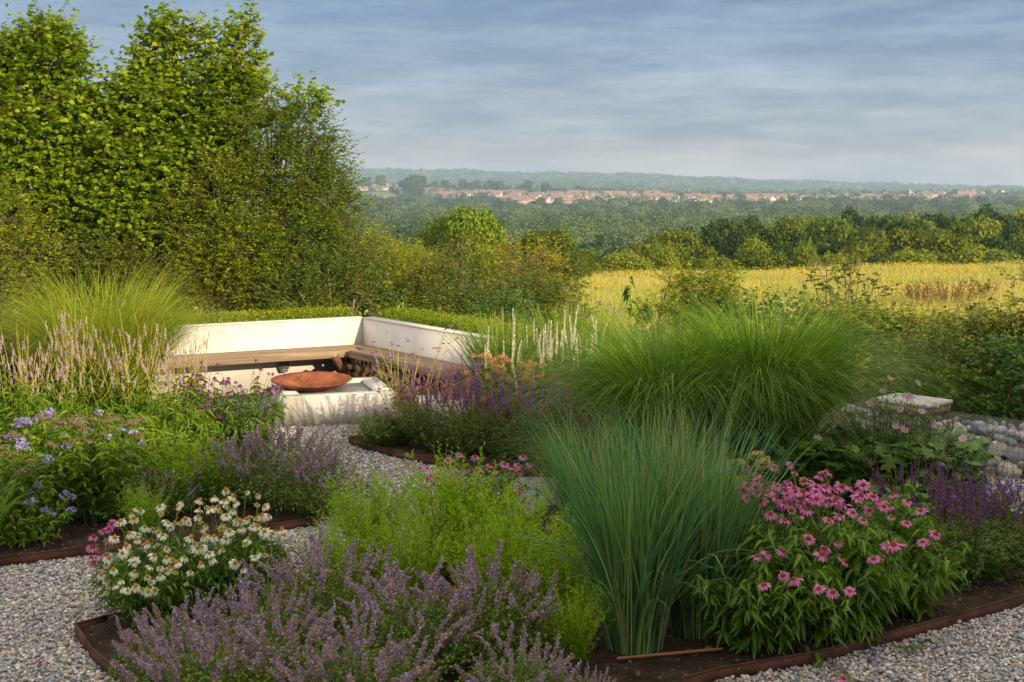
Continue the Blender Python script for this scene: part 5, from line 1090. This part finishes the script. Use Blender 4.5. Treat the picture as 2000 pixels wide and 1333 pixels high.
# the wood on the right
deep = leaf_mat('deep_wood_leaf', [(.022, .05, .01), (.035, .07, .012), (.055, .085, .014)], .1, .7, .1)
WV = [wood_tree(9, 1.0, 1, 9000, .038, m_) for m_ in (M['far_a'], deep, M['far_a'], deep)] + [wood_tree(8, 1.1, .95, 9000, .038, M['far_gold'])] + [wood_tree(9, 1.0, 1, 9000, .038, M['scrub_dark'])]
lab_w = ["dark olive tree among the wood beyond the meadow"] * 4 + ["yellowish tree among the wood beyond the meadow", "dark green tree among the wood beyond the meadow"]
def wood_rows():
    n = 0
    for y, top0, top1, px0, px1, step, hmin in ((122, 474, 462, 1300, 2080, 60, 4), (145, 446, 436, 1260, 2090, 66, 6), (172, 432, 416, 1290, 2090, 62, 7), (205, 430, 402, 1340, 2090, 58, 8), (245, 428, 392, 1390, 2090, 54, 8), (300, 430, 386, 1440, 2090, 50, 8)):
        px = px0
        while px < px1:
            f = (px - px0) / (px1 - px0); yy = y + random.uniform(-10, 10); x = gx(px, yy)
            top = at(px, top0 + (top1 - top0) * f + random.gauss(0, 11), yy)[2]; h = max(hmin * .7, top - zg(x, yy))
            w_ = step * 1.9 / FPX * yy / h; k_ = random.choice([0, 1, 2, 3, 3, 4, 5, 0, 1])
            place_tree(WV[k_], "woodland_tree", lab_w[k_], x, yy, h, "trees of the wood beyond the meadow", max(.6, min(1.8, w_)), n < 60)
            px += step * random.uniform(.8, 1.6); n += 1
wood_rows()
# valley trees, nearest as things, farther as one mass
VV = [wood_tree(7, 1.1, 1, 1700, .085, M['far_b']) for _ in range(4)] + [wood_tree(5, .8, 1.0, 1700, .075, M['far_pale'], narrow=.62)]
def valley():
    n = 0; rows = [(150, 500, 700, 1300), (190, 495, 690, 1300), (240, 486, 690, 1320), (310, 478, 690, 1400), (400, 466, 690, 1420), (500, 457, 690, 1460), (620, 449, 690, 1500)]
    for y, top, px0, px1 in rows:
        px = px0
        while px < px1 and n < 215:
            yy = y * random.uniform(.93, 1.07); x = gx(px, yy); h = max(7, min(17, at(px, top + random.gauss(0, 5), yy)[2] - zg(x, yy)))
            k_ = random.choice([0, 1, 2, 3, 0, 1, 2, 3, 4]) if y < 400 else random.choice([0, 1, 2, 3, 4])
            place_tree(VV[k_], "valley_tree", ["rounded dark green tree in the valley wood"] * 4 + ["pale slender willow in the valley wood"], x, yy, h * (1.15 if k_ == 4 else 1), "trees of the valley wood", 1.15, False) if False else \
            place_tree(VV[k_], "valley_tree", "pale slender willow in the valley wood" if k_ == 4 else "rounded dark green tree in the valley wood", x, yy, h * (1.15 if k_ == 4 else 1), "trees of the valley wood", 1.15, False)
            px += h * 1.0 * FPX / yy * random.uniform(.6, 1.1); n += 1
    TONES = [M['far_b'], leaf_mat('deep_valley_leaf', [(.02, .05, .015), (.035, .07, .018)], .1, .7, .1), leaf_mat('light_valley_leaf', [(.08, .13, .025), (.12, .17, .03)], .15, .7, .1), M['far_pale']]
    def mass(name, label, m_, ylo, yhi, count, hr, wr, nf, size, cond=None, flat=1.0):
        g = Geo(); yy = np.exp(uni(math.log(ylo), math.log(yhi), count)); x = uni(-.17, .43, count) * yy
        if cond is not None: k2 = cond(x, yy); x, yy = x[k2], yy[k2]
        c = len(x); z = ground_z(x, yy); h = uni(*hr, c); w_ = h * uni(*wr, c)
        idx = np.repeat(np.arange(c), nf); d = rdir(c * nf); d[:, 2] = np.abs(d[:, 2]) * 1.0
        bump = 1 + .16 * np.sin(d[:, 0] * 7 + idx) * np.cos(d[:, 1] * 7 + idx * 1.7)
        P = np.stack([x[idx], yy[idx], z[idx] + h[idx] * .25], 1) + d * np.stack([w_[idx] * .5, w_[idx] * .5, h[idx] * .75], 1) * bump[:, None]
        tone = rng.choice(len(m_), c, p=[.42, .3, .18, .1][:len(m_)] if len(m_) == 4 else None)[idx]; Fr = frames(rdir(len(P)), d + rng.normal(size=d.shape) * .22); Sz = np.repeat((size * (yy[idx] / 800) ** .8 * uni(.6, 1.3, len(P)))[:, None], 3, 1)
        for q in range(len(m_)):
            kk = tone == q; g.stamp(FLAKE, P[kk], Fr[kk], Sz[kk], q)
        o = g.build(name, m_); tag(o, label, "woodland", kind='stuff')
    mass("far_valley_woods", "mass of dark green woodland filling the valley below the town", TONES, 560, 2050, 1500, (11, 22), (.9, 1.7), 420, 1.05)
    mass("far_valley_willows", "pale willows dotted through the valley woodland", [M['far_pale']], 480, 1700, 420, (14, 24), (.4, .7), 300, .8)
    mass("far_town_trees", "trees among and behind the houses of the far town", TONES, 2150, 4300, 1500, (7, 13), (.9, 1.5), 70, 1.1, lambda x, y: rng.random(len(x)) < np.where(y < 2900, .75, .9))
    mass("far_ridge_woods", "woods along the far ridge on the horizon", TONES, 4600, 7000, 2600, (12, 22), (1.5, 3.5), 30, 1.8)
    # rising wood below the town at the left
valley()
# tall dark trees standing out at the left of the town
for i, (px, py, y) in enumerate([(808, 340, 2700), (745, 342, 3000), (905, 348, 3000), (930, 350, 2980), (955, 350, 2960), (975, 352, 2950), (870, 350, 3050), (850, 352, 3040), (1030, 352, 2900), (1065, 356, 2800), (1130, 362, 2900), (715, 345, 3000)]):
    x = gx(px, y); h = max(12, at(px, py, y)[2] - zg(x, y)); place_tree(VV[i % 4], "skyline_tree", "dark tree standing above the houses at the left of the far town", x, y, h, "tall dark trees above the far town", 1.0 if i else 1.5, False)

# ------------------------------------------------------------------ far town
HM = []
wallc = [(.7, .64, .56), (.62, .48, .4), (.5, .34, .27), (.8, .78, .72)]
roofc = [(.26, .14, .1), (.24, .15, .12), (.17, .16, .16), (.3, .18, .14)]
for i in range(6):
    L_ = [11, 16, 26, 9, 20, 12][i]; W_ = 8.5; Hh = 5.5; Rh = 3.6
    V = [(-L_ / 2, -W_ / 2, 0), (L_ / 2, -W_ / 2, 0), (L_ / 2, W_ / 2, 0), (-L_ / 2, W_ / 2, 0)]; V += [(a, b, Hh) for a, b, _ in V]; V += [(-L_ / 2, 0, Hh + Rh), (L_ / 2, 0, Hh + Rh)]
    g = Geo(); g.add(V, [np.array([(0, 1, 5, 4), (1, 2, 6, 5), (2, 3, 7, 6), (3, 0, 4, 7)]), np.array([(5, 6, 9), (7, 4, 8)])], 0)
    e = .5; Vr = [(-L_ / 2 - e, -W_ / 2 - e, Hh - .3), (L_ / 2 + e, -W_ / 2 - e, Hh - .3), (L_ / 2 + e, 0, Hh + Rh + .15), (-L_ / 2 - e, 0, Hh + Rh + .15), (L_ / 2 + e, W_ / 2 + e, Hh - .3), (-L_ / 2 - e, W_ / 2 + e, Hh - .3)]
    g.add(Vr, np.array([(0, 1, 2, 3), (3, 2, 4, 5)]), 1)
    for wx in np.arange(-L_ / 2 + 2, L_ / 2 - 1, 3):
        for wz in (1.6, 4.2): g.box((wx, -W_ / 2 - .02, wz), (1.1, .06, 1.2), 0, 2)
    g.box((L_ / 4, .3, Hh + Rh + .5), (.9, .9, 1.8), 0, 1)
    mw, _, b1 = mat("house_wall", .9); b1.inputs["Base Color"].default_value = (*wallc[i % 4], 1); mr_, _, b2 = mat("roof_tiles", .9); b2.inputs["Base Color"].default_value = (*roofc[(i * 3 + i // 2) % 4], 1); mw2, _, b3 = mat("house_window", .3); b3.inputs["Base Color"].default_value = (.05, .06, .07, 1)
    HM.append(g.mesh("house", [mw, mr_, mw2]))
def town():
    n = 0
    bands = [(690, 800, 2950, 3100, 16), (820, 1010, 2550, 2800, 34), (985, 1290, 2250, 2500, 90), (1000, 1300, 2550, 2750, 34), (1290, 1540, 2250, 2450, 52), (1540, 1720, 2500, 2800, 24), (1680, 1960, 2600, 3200, 50)]
    for p0, p1, y0, y1, c in bands:
        for _ in range(c):
            px = random.uniform(p0, p1); y = random.uniform(y0, y1); x = gx(px, y); i = random.randrange(6)
            o = link("house", HM[i], None, (x, y, zg(x, y) - .3), (0, 0, random.choice([0, 0, .2, -.25, 1.4, -.5]) + random.gauss(0, .15)), random.uniform(.8, 1.5))
            tag(o, ["pale walled house with tiled roof in the far town", "terrace with warm brick walls in the far town", "long low roofed row in the far town", "small white house in the far town", "broad pale block with tiled roof in the far town", "brick house with gable in the far town"][i], "house", "houses of the far town"); n += 1
town()
t = thing("water_tower", "thin white tower rising among the houses on the right of the far town", "tower", (gx(1777, 2900), 2900, zg(gx(1777, 2900), 2900)))
g = Geo(); tubes(g, np.array([[[0, 0, 0], [0, 0, 19.]]]), 1.6, 1.2, 0, 10); g.build("shaft", M['render'], t); g = Geo(); tubes(g, np.array([[[0, 0, 18.5], [0, 0, 22.]]]), 2.2, 2.2, 0, 12); g.build("tank", M['render'], t)

# ------------------------------------------------------------------ unseen house added behind the camera to throw shade over the front beds
def house():
    q = np.array([.76, .65]); s = np.array([.65, -.76])
    e0 = np.array([10.8, -2.1]); c = e0 - q * 9 + s * 4.5; Lh, Wh, Hh = 30.0, 9.0, 5.75
    t = thing("unseen_shade_house", "unseen flat roofed white house added behind the viewer to shade the front beds", "house", (c[0], c[1], 0), math.atan2(q[1], q[0]))
    g = Geo(); g.box((0, 0, Hh / 2 - .1), (Lh, Wh, Hh - .2)); g.build("wall", M['render'], t)
    g = Geo(); g.box((0, 0, Hh), (Lh + .6, Wh + .6, .2)); g.build("roof", M['grey'], t)
    mg_, _, bb = mat("dark_glass", .08, .5); bb.inputs["Base Color"].default_value = (.03, .04, .05, 1)
    for i in range(8):
        g = Geo(); g.box((0, 0, 0), (2.2, .08, 1.4)); o = g.build("window", mg_, t, loc=(-12.5 + i * 3.6, Wh / 2 + .03, 4.2))
        g = Geo(); g.box((0, 0, 0), (2.6, .08, 2.2)); o = g.build("window", mg_, t, loc=(-12.5 + i * 3.6, Wh / 2 + .03, 1.25))
house()

# ------------------------------------------------------------------ air
HAZE = 0.00014
bm_ = Geo(); bm_.box((600, 4200, 42), (8200, 8560, 236))
mh = bpy.data.materials.new("air"); mh.use_nodes = True; tn = mh.node_tree; tn.nodes.remove(tn.nodes["Principled BSDF"])
pv = tn.nodes.new("ShaderNodeVolumePrincipled"); pv.inputs["Density"].default_value = HAZE; pv.inputs["Color"].default_value = (.55, .76, 1, 1); pv.inputs["Anisotropy"].default_value = .1
tn.links.new(pv.outputs[0], tn.nodes["Material Output"].inputs["Volume"])
o = bm_.build("haze", mh); tag(o, "thin blue morning haze over the valley", kind='stuff')
scene.cycles.volume_bounces = 0; scene.cycles.max_bounces = 6; scene.cycles.transparent_max_bounces = 8; scene.cycles.diffuse_bounces = 3; scene.cycles.caustics_reflective = False; scene.cycles.caustics_refractive = False
